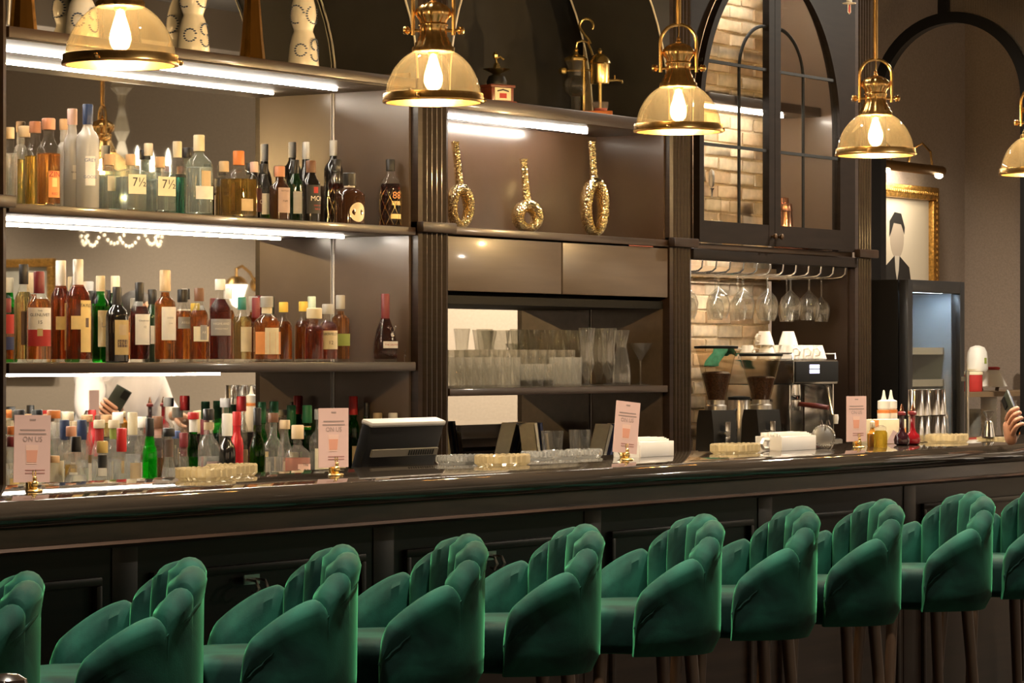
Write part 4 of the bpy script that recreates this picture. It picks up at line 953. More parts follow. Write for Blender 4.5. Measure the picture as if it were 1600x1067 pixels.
# ------------------------------------------------------------------ gold ring vases in the niche
def hammered():
    m, nt, b = nodes('hammered_gold'); L = nt.links
    b.inputs['Base Color'].default_value = (.90, .70, .34, 1); b.inputs['Metallic'].default_value = 1; b.inputs['Roughness'].default_value = .14
    tc = nt.nodes.new('ShaderNodeTexCoord'); vo = nt.nodes.new('ShaderNodeTexVoronoi'); vo.inputs['Scale'].default_value = 120
    bp = nt.nodes.new('ShaderNodeBump'); bp.inputs['Strength'].default_value = 1.0; bp.inputs['Distance'].default_value = .003
    L.new(tc.outputs['Object'], vo.inputs['Vector']); L.new(vo.outputs['Distance'], bp.inputs['Height']); L.new(bp.outputs['Normal'], b.inputs['Normal'])
    return m
HAM = hammered()
ZN = 1.8728
def ring_vase(x, p, cyp, rx, rz, nx, topy, tr, label):
    """ring centre at pixel (x, cyp), half sizes rx, rz in pixels, neck at nx up to topy"""
    k = ppm(x, p); c = at(x, cyp, p); t = thing('ring_vase', label, 'vase', (c.x, p, ZN), -YAW + .5, 'gold ring vases in the lit niche')
    a, b = rx / k - tr, rz / k - tr; zc = b + tr
    ring = [(a * math.sin(2 * PI * i / 40), 0, zc + b * math.cos(2 * PI * i / 40)) for i in range(40)]
    MB().tube(ring, [tr * (1.0 + .12 * math.cos(2 * PI * i / 40)) for i in range(40)], 16, close=True).xf(Matrix.Diagonal((1, 1.7, 1, 1))).build('ring_body', HAM, t)
    dx = (nx - x) / k; zt = at(nx, topy, p).z - ZN
    z0 = zc + b - .006
    nk = [(0 + dx * u, 0, z0 + (zt - z0) * u) for u in (0, .06, .14, .25, .4, .7, 1.0)]
    r0 = .0140
    MB().tube(nk, [tr * 1.05, tr * .98, tr * .82, r0 * 1.1, r0, r0 * .95, r0], 16, caps=False).build('neck', HAM, t)
    MB().lathe([(r0 * .6, -.002), (r0 * 1.12, -.002), (r0 * 1.12, .003), (r0 * .6, .003)], 16).build('lip', HAM, t, (nk[-1][0], 0, zt))
ring_vase(719, 6.36, 320, 23, 36, 710, 222, .0185, 'slim gold ring vase half hidden behind the fluted pilaster')
ring_vase(824, 6.34, 336, 26, 26, 817, 249, .021, 'shortest gold ring vase with round hole, middle of three')
ring_vase(929, 6.34, 322, 24, 47, 924, 222, .0205, 'gold ring vase with tall oval hole, nearest the arched cabinet')

# ------------------------------------------------------------------ on top of the niche cabinet
ZTOP = 2.3388
c = at(776, 150, 6.32); g = thing('coffee_mill', 'old wooden coffee mill with brass crank on the niche cabinet', 'coffee mill', (c.x, 6.32, ZTOP), -.35)
RW = mat('red_brown_wood', (.17, .04, .022), .35, noise=(8, 40, 40), var=.3)
MB().box(-.06, .06, -.045, .045, 0, .012, .002).box(-.05, .05, -.038, .038, .012, .062, .003).box(-.056, .056, -.042, .042, .062, .072, .002).build('wooden_box', RW, g)
pl = MB().box(-.036, .036, -.0405, -.038, .014, .060).build('printed_plate', LM['cream'], g, smooth=False)
arc = [(-.026, .050), (0, .056), (.026, .050), (.026, .045), (0, .050), (-.026, .045)]
MB().prism(arc, 'y', -.0412, -.0405).build('plate_print', INK, pl, smooth=False)
MB().box(-.016, .016, -.0412, -.0405, .022, .040).build('plate_print', LM['red'], pl, smooth=False)
MB().lathe([(.036, .072), (.038, .085), (.030, .105), (.012, .113)], 20).build('hopper', BLACKM, g)
MB().lathe([(.012, .112), (.022, .118), (.046, .128), (.052, .131), (.044, .132), (.018, .124), (.010, .15), (.006, .155)], 24).build('funnel', GOLD, g)
MB().tube([(0, 0, .150), (-.004, 0, .170), (.012, -.004, .178), (.028, -.006, .168)], .0045, 8).build('crank', GOLD, g)
MB().lathe([(.003, 0), (.009, .006), (.010, .016), (.004, .026)], 12).build('crank_knob', GOLD, g, (-.006, 0, .168))

c = at(918, 170, 6.33); s = thing('balance_siphon', 'brass and glass balance siphon coffee maker on an orange wood base', 'coffee maker', (c.x, 6.33, ZTOP), -YAW)
MB().box(-.105, .095, -.05, .05, 0, .018, .003).build('wooden_base', mat('orange_wood', (.42, .12, .03), .35, noise=(8, 50, 50), var=.2), s)
MB().tube([(-.015, 0, .018), (-.015, 0, .235)], .007, 12).build('column', GOLD, s)
MB().tube([(.048, 0, .018), (.048, 0, .20)], .007, 12).build('column', GOLD, s)
MB().lathe([(.018, .018), (.019, .05), (.020, .075), (.030, .083), (.042, .10), (.045, .120), (.040, .140), (.030, .155), (.032, .185), (.040, .215)], 28, (-.045, 0, 0), cap=False).build('glass_globe', CRYTHIN, s)
MB().lathe([(.044, .213), (.044, .222), (.030, .232), (.012, .238), (.008, .250), (.011, .256), (.004, .266)], 24, (-.045, 0, 0)).build('globe_lid', GOLD, s)
MB().lathe([(.036, .125), (.038, .130), (.038, .200), (.042, .204), (.040, .212), (.034, .225), (.020, .238), (.006, .244), (.009, .252), (.004, .262)], 28, (.048, 0, 0)).build('brass_urn', GOLD, s)
MB().tube([(.084, 0, .138), (.112, 0, .140), (.132, 0, .136), (.134, 0, .126)], .0055, 8).build('tap', GOLD, s)
MB().tube([(.105, 0, .140), (.105, 0, .158)], .003, 8).build('tap_handle', GOLD, s)
MB().tube([(-.045, 0, .262), (-.040, 0, .285), (-.02, 0, .292), (.0, 0, .285), (.012, 0, .26), (.02, 0, .235)], .005, 8).build('siphon_pipe', GOLD, s)
lp = [(-.004 + .026 * math.cos(a), 0, .350 + .026 * math.sin(a)) for a in [math.radians(-35 + 250 * i / 16) for i in range(17)]]
MB().tube(lp[::1] + [(-.012, 0, .315), (.004, 0, .298), (.012, 0, .280)], .0055, 8).build('carry_handle', GOLD, s)
MB().lathe([(.005, -.014), (.014, -.010), (.017, 0), (.014, .010), (.005, .014)], 16).build('counterweight', GOLD, s, (-.095, 0, .175))
MB().tube([(-.095, 0, .175), (.05, 0, .178)], .004, 8).build('balance_beam', GOLD, s)
MB().lathe([(.026, .018), (.032, .05), (.030, .056)], 20, (.05, -.002, 0), cap=False).build('burner_glass', glass('burner_glass', (.9, .86, .84), 1.5, .1, .2, (.7, .6, .55)), s)
MB().lathe([(.024, .019), (.026, .030)], 20, (.05, -.002, 0)).build('burner_fuel', LM['red'], s)

# ------------------------------------------------------------------ glassware
RIB = glass('ribbed_glass', (.97, .97, .95), 1.8, .03, .13, (.95, .92, .84))
def tumbler_mesh(r0, r1, h, lob=0, base=.010, m=None):
    pr = [(.001, 0), (r0 * .95, 0), (r0, .002), (r1, h), (r1 - .0018, h), (r0 - .0022, base), (.001, base)]
    return MB().lathe(pr, 32 if lob else 24, cap=False, lobes=lob, la=.03).mesh('glass_bowl', m or RIB)
def put(name, me, x, p, z, label, cat='glass', group=None, part='glass_bowl', extra=()):
    c = at(x, 500, p); t = thing(name, label, cat, (c.x, p, z), 0, group)
    o = bpy.data.objects.new(part, me); COL.objects.link(o); o.parent = t
    for nm, m2 in extra: o2 = bpy.data.objects.new(nm, m2); COL.objects.link(o2); o2.parent = t
    return t
ZG = 1.2998
hb = tumbler_mesh(.024, .027, .110, 14); hb2 = tumbler_mesh(.025, .028, .138, 14); rocks = tumbler_mesh(.028, .032, .085, 0, .03)
dkb = MB().lathe([(.001, .003), (.022, .003), (.026, .020), (.024, .024), (.001, .026)], 20).mesh('thick_base', glass('smoky_base', (.35, .35, .34), 1.6))
GS = 'glasses on the mirrored glassware shelf'
oc = ['pilaster', 'second', 'third', 'fourth', 'fifth', 'sixth', 'seventh', 'eighth', 'ninth', 'tenth']
i = 0
for x in (713, 728, 743, 758, 773, 788, 803, 869, 884, 899):
    put('highball_glass', hb, x, 6.245, ZG, 'ribbed highball glass in the front row, %s' % ('nearest the pilaster' if i == 0 else '%s from the pilaster' % oc[i]), 'glass', GS); i += 1
for k, x in enumerate((820, 837, 854)):
    put('rocks_glass', rocks, x, 6.25, ZG, 'short thick-based tumbler, %s of three in the front row' % ('leftmost', 'middle', 'rightmost')[k], 'glass', GS, extra=[('thick_base', dkb)])
i = 0
for x in (738, 753, 768, 783, 798, 813, 828, 843, 858, 873, 888):
    put('highball_glass', hb2, x, 6.335, ZG, 'taller ribbed highball glass in the rear row, %s from the pilaster' % ('first second third fourth fifth sixth seventh eighth ninth tenth eleventh'.split()[i]), 'glass', GS); i += 1
def stem_mesh(rb, rmid, h, hs, rf=.033):
    pr = [(.001, 0), (rf, .001), (rf, .003), (.006, .009), (.0035, .02), (.0035, hs - .01), (.008, hs), (rmid * .7, hs + .012), (rmid, hs + .035), (rb, h), (rb - .0018, h), (rmid - .002, hs + .036), (rmid * .6, hs + .014), (.001, hs + .006)]
    return MB().lathe(pr, 28, cap=False).mesh('glass_bowl', CRYST)
big = stem_mesh(.042, .030, .215, .095)
for k, x in enumerate((826, 851, 877, 901)):
    put('stem_glass', big, x, 6.455, ZG, 'stemmed glass with flaring bowl, %s of four behind the tumblers' % ('first', 'second', 'third', 'last')[k], 'glass', GS)
hur = MB().lathe([(.001, 0), (.030, .001), (.030, .003), (.008, .012), (.010, .022), (.024, .06), (.028, .10), (.024, .14), (.030, .20), (.033, .222), (.0312, .222), (.028, .20), (.022, .14), (.026, .10), (.022, .06), (.006, .026), (.001, .024)], 28, cap=False).mesh('glass_bowl', CRYST)
for k, (x, p) in enumerate(((917, 6.27), (936, 6.37), (951, 6.27))):
    put('hurricane_glass', hur, x, p, ZG, 'tall hourglass-shaped glass, %s of three left of the carafe' % ('first', 'rear', 'nearest')[k], 'glass', GS)
car = MB().lathe([(.001, 0), (.034, .002), (.037, .02), (.037, .05), (.030, .10), (.021, .145), (.020, .155), (.030, .20), (.033, .215), (.031, .215), (.028, .20), (.018, .155), (.019, .145), (.028, .10), (.035, .05), (.034, .012), (.001, .010)], 28, cap=False).mesh('glass_bowl', CRYST)
put('carafe', car, 971, 6.25, ZG, 'clear glass carafe with pinched neck beside the martini glass', 'carafe', GS)
mart = MB().lathe([(.001, 0), (.034, .001), (.034, .003), (.006, .008), (.0032, .02), (.0032, .095), (.010, .103), (.050, .165), (.0482, .165), (.008, .106), (.001, .104)], 28, cap=False).mesh('glass_bowl', CRYST)
put('martini_glass', mart, 1001, 6.27, ZG, 'single martini glass at the end of the glassware shelf', 'glass', GS)
# below that shelf: beer glasses and leaning books
beer = tumbler_mesh(.030, .042, .185, 8, .012, CRYST)
put('beer_glass', beer, 863, 6.25, ZC, 'tall flared glass left of the seam below the glassware shelf', 'glass', 'glasses on the back counter')
put('beer_glass', beer, 906, 6.25, ZC, 'tall flared glass beside the mirror seam below the glassware shelf', 'glass', 'glasses on the back counter')
def book(x, p, lean, col, label, h=.21, w=.022):
    c = at(x, 500, p); t = thing('book', label, 'book', (c.x, p, ZC), 0, 'books leaning on the back counter')
    M = Matrix.Rotation(lean, 4, 'Y'); off = abs(math.sin(lean)) * w
    cv = MB().box(0, .003, -.035, .035, 0, h).box(w - .003, w, -.035, .035, 0, h).box(0, w, -.035, -.031, 0, h); cv.xf(Matrix.Translation((0, 0, off)) @ M); cv.build('cover', LM[col], t, smooth=False)
    pg = MB().box(.0032, w - .0032, -.0308, .033, .004, h - .004); pg.xf(Matrix.Translation((0, 0, off)) @ M); pg.build('page_block', PAPER, t, smooth=False)
book(833, 6.36, -.22, 'white', 'pale book leaning left, first on the back counter')
book(841, 6.36, -.22, 'navy', 'dark blue book leaning left beside the pale one')
book(849, 6.36, -.22, 'tan', 'thin tan book leaning left behind the flared glass', .17, .014)
book(924, 6.34, .42, 'grey', 'grey book leaning right beside the mirror seam')
book(934, 6.34, .42, 'navy', 'dark book leaning right behind the pink card')
book(943, 6.34, .42, 'cream', 'cream book leaning right against the pink card')

# ------------------------------------------------------------------ hanging glass rack under the arched cabinet
rk = thing('glass_rack', 'steel wire stemware rack under the arched door cabinet', 'glass rack', (XC0, PF, 1.80))
nr = 13; sp = (XC1 - XC0 - .06) / (nr - 1)
for k in range(nr):
    x = .03 + k * sp
    MB().tube([(x, .03, 0), (x, .034, -.028), (x, .050, -.040), (x, .09, -.0455), (x, .37, -.046)], .0038, 6).build('rail', STEEL, rk)
MB().tube([(.02, .36, -.052), (XC1 - XC0 - .02, .36, -.052)], .005, 6).build('cross_bar', BRASS, rk)
MB().box(.02, XC1 - XC0 - .02, .38, .395, -.05, 0).build('rear_batten', mat('batten_wood', (.45, .30, .16), .5), rk, smooth=False)
wine = MB().lathe([(.001, .002), (.032, .002), (.032, -.001), (.006, -.008), (.0035, -.02), (.0035, -.085), (.010, -.093), (.030, -.112), (.038, -.140), (.036, -.165), (.030, -.195), (.0285, -.195), (.0342, -.165), (.0362, -.140), (.028, -.114), (.001, -.097)], 28, cap=False).mesh('glass_bowl', CRYST)
bal = MB().lathe([(.001, .002), (.036, .002), (.036, -.001), (.006, -.008), (.004, -.02), (.004, -.060), (.012, -.068), (.040, -.095), (.050, -.130), (.044, -.170), (.036, -.190), (.0345, -.190), (.0422, -.170), (.0482, -.130), (.038, -.097), (.001, -.073)], 28, cap=False).mesh('glass_bowl', CRYST)
hang = [(11, 0.12, 0), (10, .12, 1), (10, .23, 0), (9, .15, 1), (8, .2, 0), (7, .14, 1), (6, .22, 0), (5, .13, 1), (4, .2, 0), (3, .12, 1), (2, .2, 0), (1, .14, 1), (0, .12, 0)]
for j, (k, y, b) in enumerate(hang):
    lab = ('wine glass hanging alone at the open end of the rack' if j == 0 else 'round balloon glass hanging in the wire rack, %s from the open end' % ('second third fourth fifth sixth seventh eighth ninth tenth eleventh twelfth thirteenth'.split()[j - 1]) if b
           else 'slim wine glass hanging in the wire rack, %s from the open end' % ('second third fourth fifth sixth seventh eighth ninth tenth eleventh twelfth thirteenth'.split()[j - 1]))
    t = thing('hanging_wine_glass', lab, 'glass', (XC0 + .03 + (k + .5) * sp, PF + y, 1.80 - .040), 0, 'glasses hanging in the wire rack')
    o = bpy.data.objects.new('glass_bowl', bal if b else wine); COL.objects.link(o); o.parent = t

# inside the arched cabinet
c = at(1112, 340, 6.45); t = thing('jar_with_fan', 'steel canister with a clear jar and round metal filter on top, behind glass', 'canister', (c.x, 6.45, 1.8688))
MB().lathe([(.045, 0), (.045, .10), (.047, .105), (.047, .112)], 28).build('steel_canister', STEELB, t)
MB().lathe([(.040, .112), (.041, .20), (.036, .215)], 28, cap=False).build('clear_jar', CLEAR, t)
MB().lathe([(.004, .21), (.006, .24), (.012, .25)], 12).build('filter_stem', STEEL, t)
d = MB().lathe([(.001, -.012), (.030, -.010), (.042, 0), (.030, .010), (.001, .012)], 28); d.xf(Matrix.Translation((0, 0, .29)) @ Matrix.Rotation(PI / 2, 4, 'X') @ Matrix.Rotation(.6, 4, 'Y')); d.build('filter_disc', STEELB, t)
c = at(1225, 340, 6.36); t = thing('copper_shaker', 'tall copper cocktail shaker behind the right arched door', 'shaker', (c.x, 6.36, 1.8688))
MB().lathe([(.036, 0), (.042, .01), (.040, .12), (.036, .165)], 28).build('cup', COPPER, t)
MB().lathe([(.036, .165), (.038, .17), (.034, .20), (.022, .205), (.020, .225), (.004, .23)], 28).build('lid', COPPER, t)
c = at(1247, 345, 6.44); t = thing('copper_mug', 'shiny copper mug with curved handle beside the shaker', 'mug', (c.x, 6.44, 1.8688), -1.0)
MB().lathe([(.034, 0), (.046, .012), (.050, .05), (.044, .09), (.042, .09), (.044, .012), (.001, .010)], 28, cap=False).build('cup', COPPER, t)
MB().tube([(.045, 0, .075), (.075, 0, .078), (.085, 0, .05), (.07, 0, .022), (.044, 0, .02)], .006, 8).build('handle', COPPER, t)

# ------------------------------------------------------------------ coffee corner
BEAN = mat('coffee_beans', (.055, .022, .010), .45, noise=120., var=.6, bump=1.)
HOP = glass('smoky_hopper', (.86, .80, .70), 1.45)
def grinder(x, p, lidy, label):
    c = at(x, lidy, p); h = c.z - ZC; t = thing('coffee_grinder', label, 'coffee grinder', (c.x, p, ZC), -.5, 'espresso grinders in the coffee corner')
    MB().box(-.07, .07, -.10, .10, 0, .03, .006).build('base', BLACKM, t)
    pr = [(-.08, .03), (.075, .03), (.060, .20), (.045, .245), (-.055, .245), (-.07, .16)]
    MB().prism(pr, 'x', -.055, .055).build('motor_housing', BLACKM, t)
    MB().box(-.012, .012, -.092, -.080, .04, .20, .003).build('chrome_trim', STEEL, t)
    MB().tube([(-.02, -.06, .15), (-.02, -.125, .15)], .012, 10).build('spout', STEEL, t)
    MB().lathe([(.045, .245), (.045, .262), (.036, .268), (.036, .285)], 24).build('grind_collar', STEELB, t)
    MB().lathe([(.038, .285), (.075, h - .05), (.086, h - .012), (.086, h - .008)], 32, cap=False).build('hopper', HOP, t)
    MB().lathe([(.032, .287), (.058, .287 + (h - .335) * .62), (.050, .287 + (h - .335) * .66), (.001, .287 + (h - .335) * .68)], 24).build('beans', BEAN, t)
    MB().lathe([(.088, h - .012), (.090, h - .008), (.090, h - .002), (.06, h)], 32).build('hopper_lid', BLACK, t)
    MB().box(-.02, .02, -.101, -.10, .006, .022).build('badge', STEELB, t, smooth=False)
grinder(1119, 6.24, 540, 'black coffee grinder with bean hopper next to the fluted pilaster')
grinder(1189, 6.17, 552, 'black coffee grinder with bean hopper beside the espresso machine')
c = at(1155, 622, 6.36); t = thing('steel_canister', 'brushed steel canister standing between the two grinders', 'canister', (c.x, 6.36, ZC + .0008))
MB().lathe([(.044, 0), (.046, .004), (.046, .278), (.044, .282)], 28).build('cylinder', STEELB, t)
MB().lathe([(.047, .280), (.047, .292), (.02, .296)], 28).build('lid', BLACK, t)
MB().tube([(-.046, -.01, .24), (-.075, -.02, .235), (-.078, -.02, .16), (-.046, -.01, .155)], .006, 8).build('handle', BLACKM, t)
e = thing('espresso_machine', 'polished steel espresso machine with lit buttons, cups on top', 'espresso machine', (11.35, 6.15, ZC))
MB().box(0, .40, .0, .38, .345, .450, .008).build('upper_housing', STEEL, e)
fp = MB().box(.01, .39, -.006, .0, .355, .442, .002).build('control_panel', BLACK, e)
for bx in range(4):
    for bz in range(2):
        MB().box(.13 + bx * .022, .148 + bx * .022, -.008, -.006, .392 + bz * .020, .408 + bz * .020).build('lit_button', emission('button_glow', (.75, .72, 1.0), 1.6), fp, smooth=False)
MB().box(0.005, .395, .16, .38, .11, .345, .006).build('rear_column', STEEL, e)
MB().box(.0, .012, .02, .158, .11, .345, .003).build('side_cheek', STEEL, e)
MB().box(.388, .40, .02, .158, .11, .345, .003).build('side_cheek', STEEL, e)
MB().box(-.005, .405, -.02, .38, .03, .11, .006).build('drip_tray', STEELB, e)
MB().box(.02, .38, -.015, .14, .110, .114).build('drip_grate', BLACKM, e, smooth=False)
for fx in (.03, .37):
    for fy in (.02, .35): MB().lathe([(.018, 0), (.02, .03)], 14, (fx, fy, 0)).build('foot', BLACK, e)
MB().lathe([(.034, .345), (.036, .30), (.034, .285), (.030, .280)][::-1], 24, (.12, .07, 0)).build('group_head', STEEL, e)
pf_ = MB().lathe([(.034, .235), (.036, .262), (.036, .279)], 24, (.12, .07, 0)).build('portafilter', STEEL, e)
MB().tube([(.12, .035, .262), (.12, -.04, .255), (.12, -.10, .248)], [.010, .012, .010], 10).build('portafilter_handle', mat('dark_red_wood', (.10, .022, .015), .3), pf_)
MB().tube([(.36, .05, .345), (.36, .03, .33), (.365, .01, .22), (.365, -.01, .18)], .0055, 8).build('steam_wand', STEEL, e)
MB().lathe([(.010, .175), (.013, .20), (.011, .215)], 12, (.365, -.006, 0)).build('wand_grip', WHITE, e)
kn = MB().lathe([(.008, 0), (.016, .006), (.016, .02), (.008, .026)], 14); kn.xf(Matrix.Translation((.40, .04, .40)) @ Matrix.Rotation(PI / 2, 4, 'Y')); kn.build('steam_knob', BLACKM, e)
for rx in (.0, .4):
    MB().tube([(rx * .96 + .008, .01, .452), (rx * .96 + .008, .01, .475), (rx * .96 + .008, .37, .475), (rx * .96 + .008, .37, .452)], .004, 6).build('cup_rail', STEEL, e)
cup = MB().lathe([(.022, .055), (.024, .058), (.026, .052), (.034, .028), (.041, .003), (.042, .0), (.039, .0), (.032, .028), (.022, .05), (.001, .052)], 28, cap=False).mesh('cup_body', WHITE)
hnd = MB().tube([(.036, 0, .014), (.056, 0, .016), (.060, 0, .032), (.050, 0, .044), (.030, 0, .042)], .0045, 8).mesh('handle', WHITE)
CU = 'white cups on the espresso machine'
zc_ = ZC + .4532
for j, (dx, dy, dz, lab) in enumerate([(.055, .06, 0, 'upturned white cup at the front corner of the machine, bottom layer'), (.055, .16, 0, 'upturned white cup, second from the front, bottom layer'), (.070, .26, 0, 'upturned white cup at the rear of the machine, bottom layer'),
        (.143, .06, 0, 'upturned white cup in the middle of the machine front'), (.155, .16, 0, 'upturned white cup in the centre of the machine top'), (.231, .06, 0, 'upturned white cup right of centre on the machine top'), (.319, .06, 0, 'upturned white cup with its handle sticking out at the right end'),
        (.055, .17, .0585, 'single white cup on top of the pile'), (.155, .11, .0585, 'white cup lying on the second layer of the pile'), (.255, .17, 0, 'upturned white cup at the rear right of the pile')]):
    t = thing('coffee_cup', lab, 'cup', (11.35 + dx, 6.15 + dy, zc_ + dz), [-1.6, 2.2, 2.6, -1.4, 1.2, -1.5, 0, 3.0, .6, 1.][j], CU)
    for nm, me in (('cup_body', cup), ('handle', hnd)): o = bpy.data.objects.new(nm, me); COL.objects.link(o); o.parent = t
# green cloth over the rear of the machine
cl = MB(); vs = []; fs = []; rc_ = random.Random(2); nx_, ny_ = 10, 14
for i in range(nx_ + 1):
    for j in range(ny_ + 1):
        u, v = i / nx_, j / ny_; x = -.15 + .17 * v; z = .004 + .03 * math.exp(-((v - .6) / .2) ** 2) + .006 * math.sin(9 * u + 4 * v) * v
        if v < .3: z -= (.3 - v) * .16
        vs.append((x, -.03 + .07 * u + .006 * math.sin(14 * v), z + rc_.uniform(-.0015, .0015)))
for i in range(nx_):
    for j in range(ny_): a = i * (ny_ + 1) + j; fs.append((a, a + 1, a + ny_ + 2, a + ny_ + 1))
k = len(vs); vs += [(x, y, z - .004) for x, y, z in vs]; fs += [tuple(q + k for q in f)[::-1] for f in fs]
cl.add(vs, fs); o = cl.build('bar_cloth', mat('green_cloth', (.06, .32, .24), .8, noise=60., var=.2, bump=.3), None, (11.340, 6.45, zc_ + .016))
tag(o, 'crumpled green cloth behind the white cups on the espresso machine', 'cloth')
# ------------------------------------------------------------------ right of the back bar: fridge, arch, picture, rack
FX0, FX1, FP0, FP1, FZ = 12.32, 12.90, 6.10, 6.66, 1.755
fr = thing('bottle_fridge', 'tall black bottle fridge with glass door beside the last pilaster', 'fridge', (FX0, FP0, 0))
w, dp = FX1 - FX0, FP1 - FP0
MB().box(0, .03, .05, dp, .05, FZ).box(w - .03, w, .05, dp, .05, FZ).box(.03, w - .03, .05, dp, .05, .16).box(.03, w - .03, .05, dp, FZ - .05, FZ).box(.03, w - .03, dp - .03, dp, .16, FZ - .05).build('cabinet_shell', mat('fridge_black', (.010, .010, .011), .3), fr, smooth=False)
MB().box(.031, w - .031, dp - .034, dp - .0305, .161, FZ - .051).build('inner_liner', mat('fridge_liner', (.42, .47, .52), .5), fr, smooth=False)
dr = MB().box(0, .045, 0, .045, .06, FZ, .003).box(w - .045, w, 0, .045, .06, FZ, .003).box(.045, w - .045, 0, .045, .06, .16, .003).box(.045, w - .045, 0, .045, FZ - .055, FZ, .003).build('door', mat('fridge_door_black', (.008, .008, .009), .4, coat=.1), fr)
MB().box(.045, w - .045, .02, .026, .16, FZ - .055).build('door_glass', glass('fridge_glass', (.80, .84, .86), 1.5), dr, smooth=False)
MB().box(w - .040, w - .022, -.035, -.020, .75, 1.35, .004).box(w - .036, w - .026, -.02, 0, .78, .80).box(w - .036, w - .026, -.02, 0, 1.30, 1.32).build('door_handle', STEELB, dr)
MB().box(w - .0345, w - .0305, .051, .30, .165, FZ - .055).build('side_liner', MATS['fridge_liner'], fr, smooth=False)
for fx in (.05, w - .05): MB().lathe([(.02, 0), (.02, .06)], 12, (fx, .1, 0)).build('foot', BLACK, fr)
MB().box(.1, w - .1, .052, .066, FZ - .0540, FZ - .0505).build('light_strip', emission('fridge_light', (.75, .88, 1.0), 40.), fr, smooth=False)
for zz in (.45, .75, 1.03, 1.295, 1.44):
    sh = MB().box(.032, w - .032, .10, dp - .036, zz - .006, zz, .001).build('wire_shelf', STEELB, fr)
    MB().box(.032, w - .032, .088, .10, zz - .018, zz + .014).build('wooden_lip', mat('pale_wood_lip', (.52, .38, .24), .5), sh, smooth=False)
rf = random.Random(9)
fl = ['upright', 'lying']
descr = iter(['dark bottle at the front of the top fridge shelf', 'clear bottle behind on the top fridge shelf', 'pale bottle on the top fridge shelf near the handle', 'dark bottle on the second fridge shelf from the top', 'white bottle on the second fridge shelf from the top', 'plum coloured bottle on the second fridge shelf', 'white carton-like bottle on the middle fridge shelf', 'violet bottle on the middle fridge shelf', 'clear bottle on the middle fridge shelf near the handle'])
for zz, ps in ((1.44, [(.16, 'grey'), (.30, 'white'), (.42, 'white')]), (1.295, [(.14, 'white'), (.28, 'grey'), (.42, 'mauve')]), (1.03, [(.15, 'white'), (.29, 'mauve'), (.43, 'grey')])):
    for (xx, cc) in ps:
        t = thing('fridge_bottle', next(descr), 'bottle', (FX0 + xx, FP0 + .26, zz + .001), 0, 'bottles in the fridge')
        MB().lathe([(.030, 0), (.034, .004), (.034, .060), (.014, .078), (.012, .088)], 18).build('bottle_body', cm(cc), t)
        MB().lathe([(.014, .088), (.014, .098)], 14).build('cap', cm('black'), t)
# framed picture on the niche wall, with its lamp
a0 = at(1350, 300, 7.63); a1 = at(1461, 300, 7.63)
zt = at(1405, 288, 7.63).z; hh = 1.15
pc = thing('framed_picture', 'gilt framed black and white picture of a standing figure in a dark coat', 'picture', (a0.x, 7.645, zt - hh))
wp = a1.x - a0.x
GILT = mat('gilt_frame', (.60, .33, .08), .32, metal=.85, noise=(60, 60, 60), var=.4, bump=.8)
t_ = .075
fm = MB()
for (x0, x1, z0, z1) in ((0, wp, 0, t_), (0, wp, hh - t_, hh), (0, t_, t_, hh - t_), (wp - t_, wp, t_, hh - t_)): fm.box(x0, x1, -.045, 0, z0, z1, .012)
fm.build('frame', GILT, pc)
bd = MB()
n = 34
for i in range(n): bd.ellipsoid((t_ / 2 + (wp - t_) * i / (n - 1), -.047, hh - t_ / 2), (.011, .006, .011), 6, 4); bd.ellipsoid((wp - t_ / 2, -.047, t_ / 2 + (hh - t_) * i / (n - 1)), (.011, .006, .013), 6, 4)
o = bd.build('frame_beading', GILT, pc); o['kind'] = 'stuff'
art = MB().box(t_, wp - t_, -.012, -.006, t_, hh - t_).build('print', mat('ivory_print', (.72, .63, .48), .55), pc, smooth=False)
def flat(poly, m, lvl, nm='print_figure'): MB().prism(poly, 'y', -.0125 - lvl, -.012 - lvl).build(nm, m, art, smooth=False)
GREY = mat('print_grey', (.22, .20, .18), .6); cx = wp * .46; kz = hh - t_ - .22
flat([(cx + .085 * math.cos(a), kz + .115 * math.sin(a)) for a in [2 * PI * i / 20 for i in range(20)]], mat('print_face', (.46, .38, .29), .6), .0)
flat([(cx - .095, kz + .0), (cx - .09, kz + .09), (cx - .03, kz + .14), (cx + .05, kz + .135), (cx + .095, kz + .06), (cx + .09, kz + .02), (cx + .05, kz + .075), (cx - .04, kz + .08), (cx - .07, kz + .03)], INK, .0006)
flat([(cx - .03, kz - .10), (cx + .03, kz - .10), (cx + .15, kz - .16), (cx + .20, kz - .34), (cx + .18, kz - .58), (cx + .10, kz - .60), (cx + .13, kz - .80), (cx - .13, kz - .80), (cx - .12, kz - .60), (cx - .21, kz - .56), (cx - .22, kz - .32), (cx - .16, kz - .17)], INK, .0003)
flat([(cx - .03, kz - .10), (cx + .03, kz - .10), (cx + .02, kz - .18), (cx, kz - .24), (cx - .02, kz - .18)], mat('print_shirt', (.60, .54, .44), .6), .0006)
flat([(cx - .03, kz - .34), (cx + .05, kz - .40), (cx + .04, kz - .62), (cx - .04, kz - .62)], GREY, .0006)
pl = thing('picture_lamp', 'long brass picture lamp above the gilt frame', 'lamp', (at(1425, 265, 7.5).x, 7.5, at(1425, 262, 7.5).z))
lw = (at(1476, 265, 7.5).x - at(1380, 265, 7.5).x) / 2
tb = MB().lathe([(.026, -lw), (.028, -lw + .01), (.028, lw - .01), (.026, lw)], 20); tb.xf(Matrix.Rotation(PI / 2, 4, 'Y')); tb.build('lamp_tube', mat('aged_brass', (.32, .19, .07), .35, metal=1.), pl)
for sx in (-.25, .25): MB().tube([(sx, 0, .02), (sx, .01, .10), (sx, .06, .15), (sx, .12, .12), (sx, .145, .05)], .007, 8).build('curved_arm', BRASS, pl)
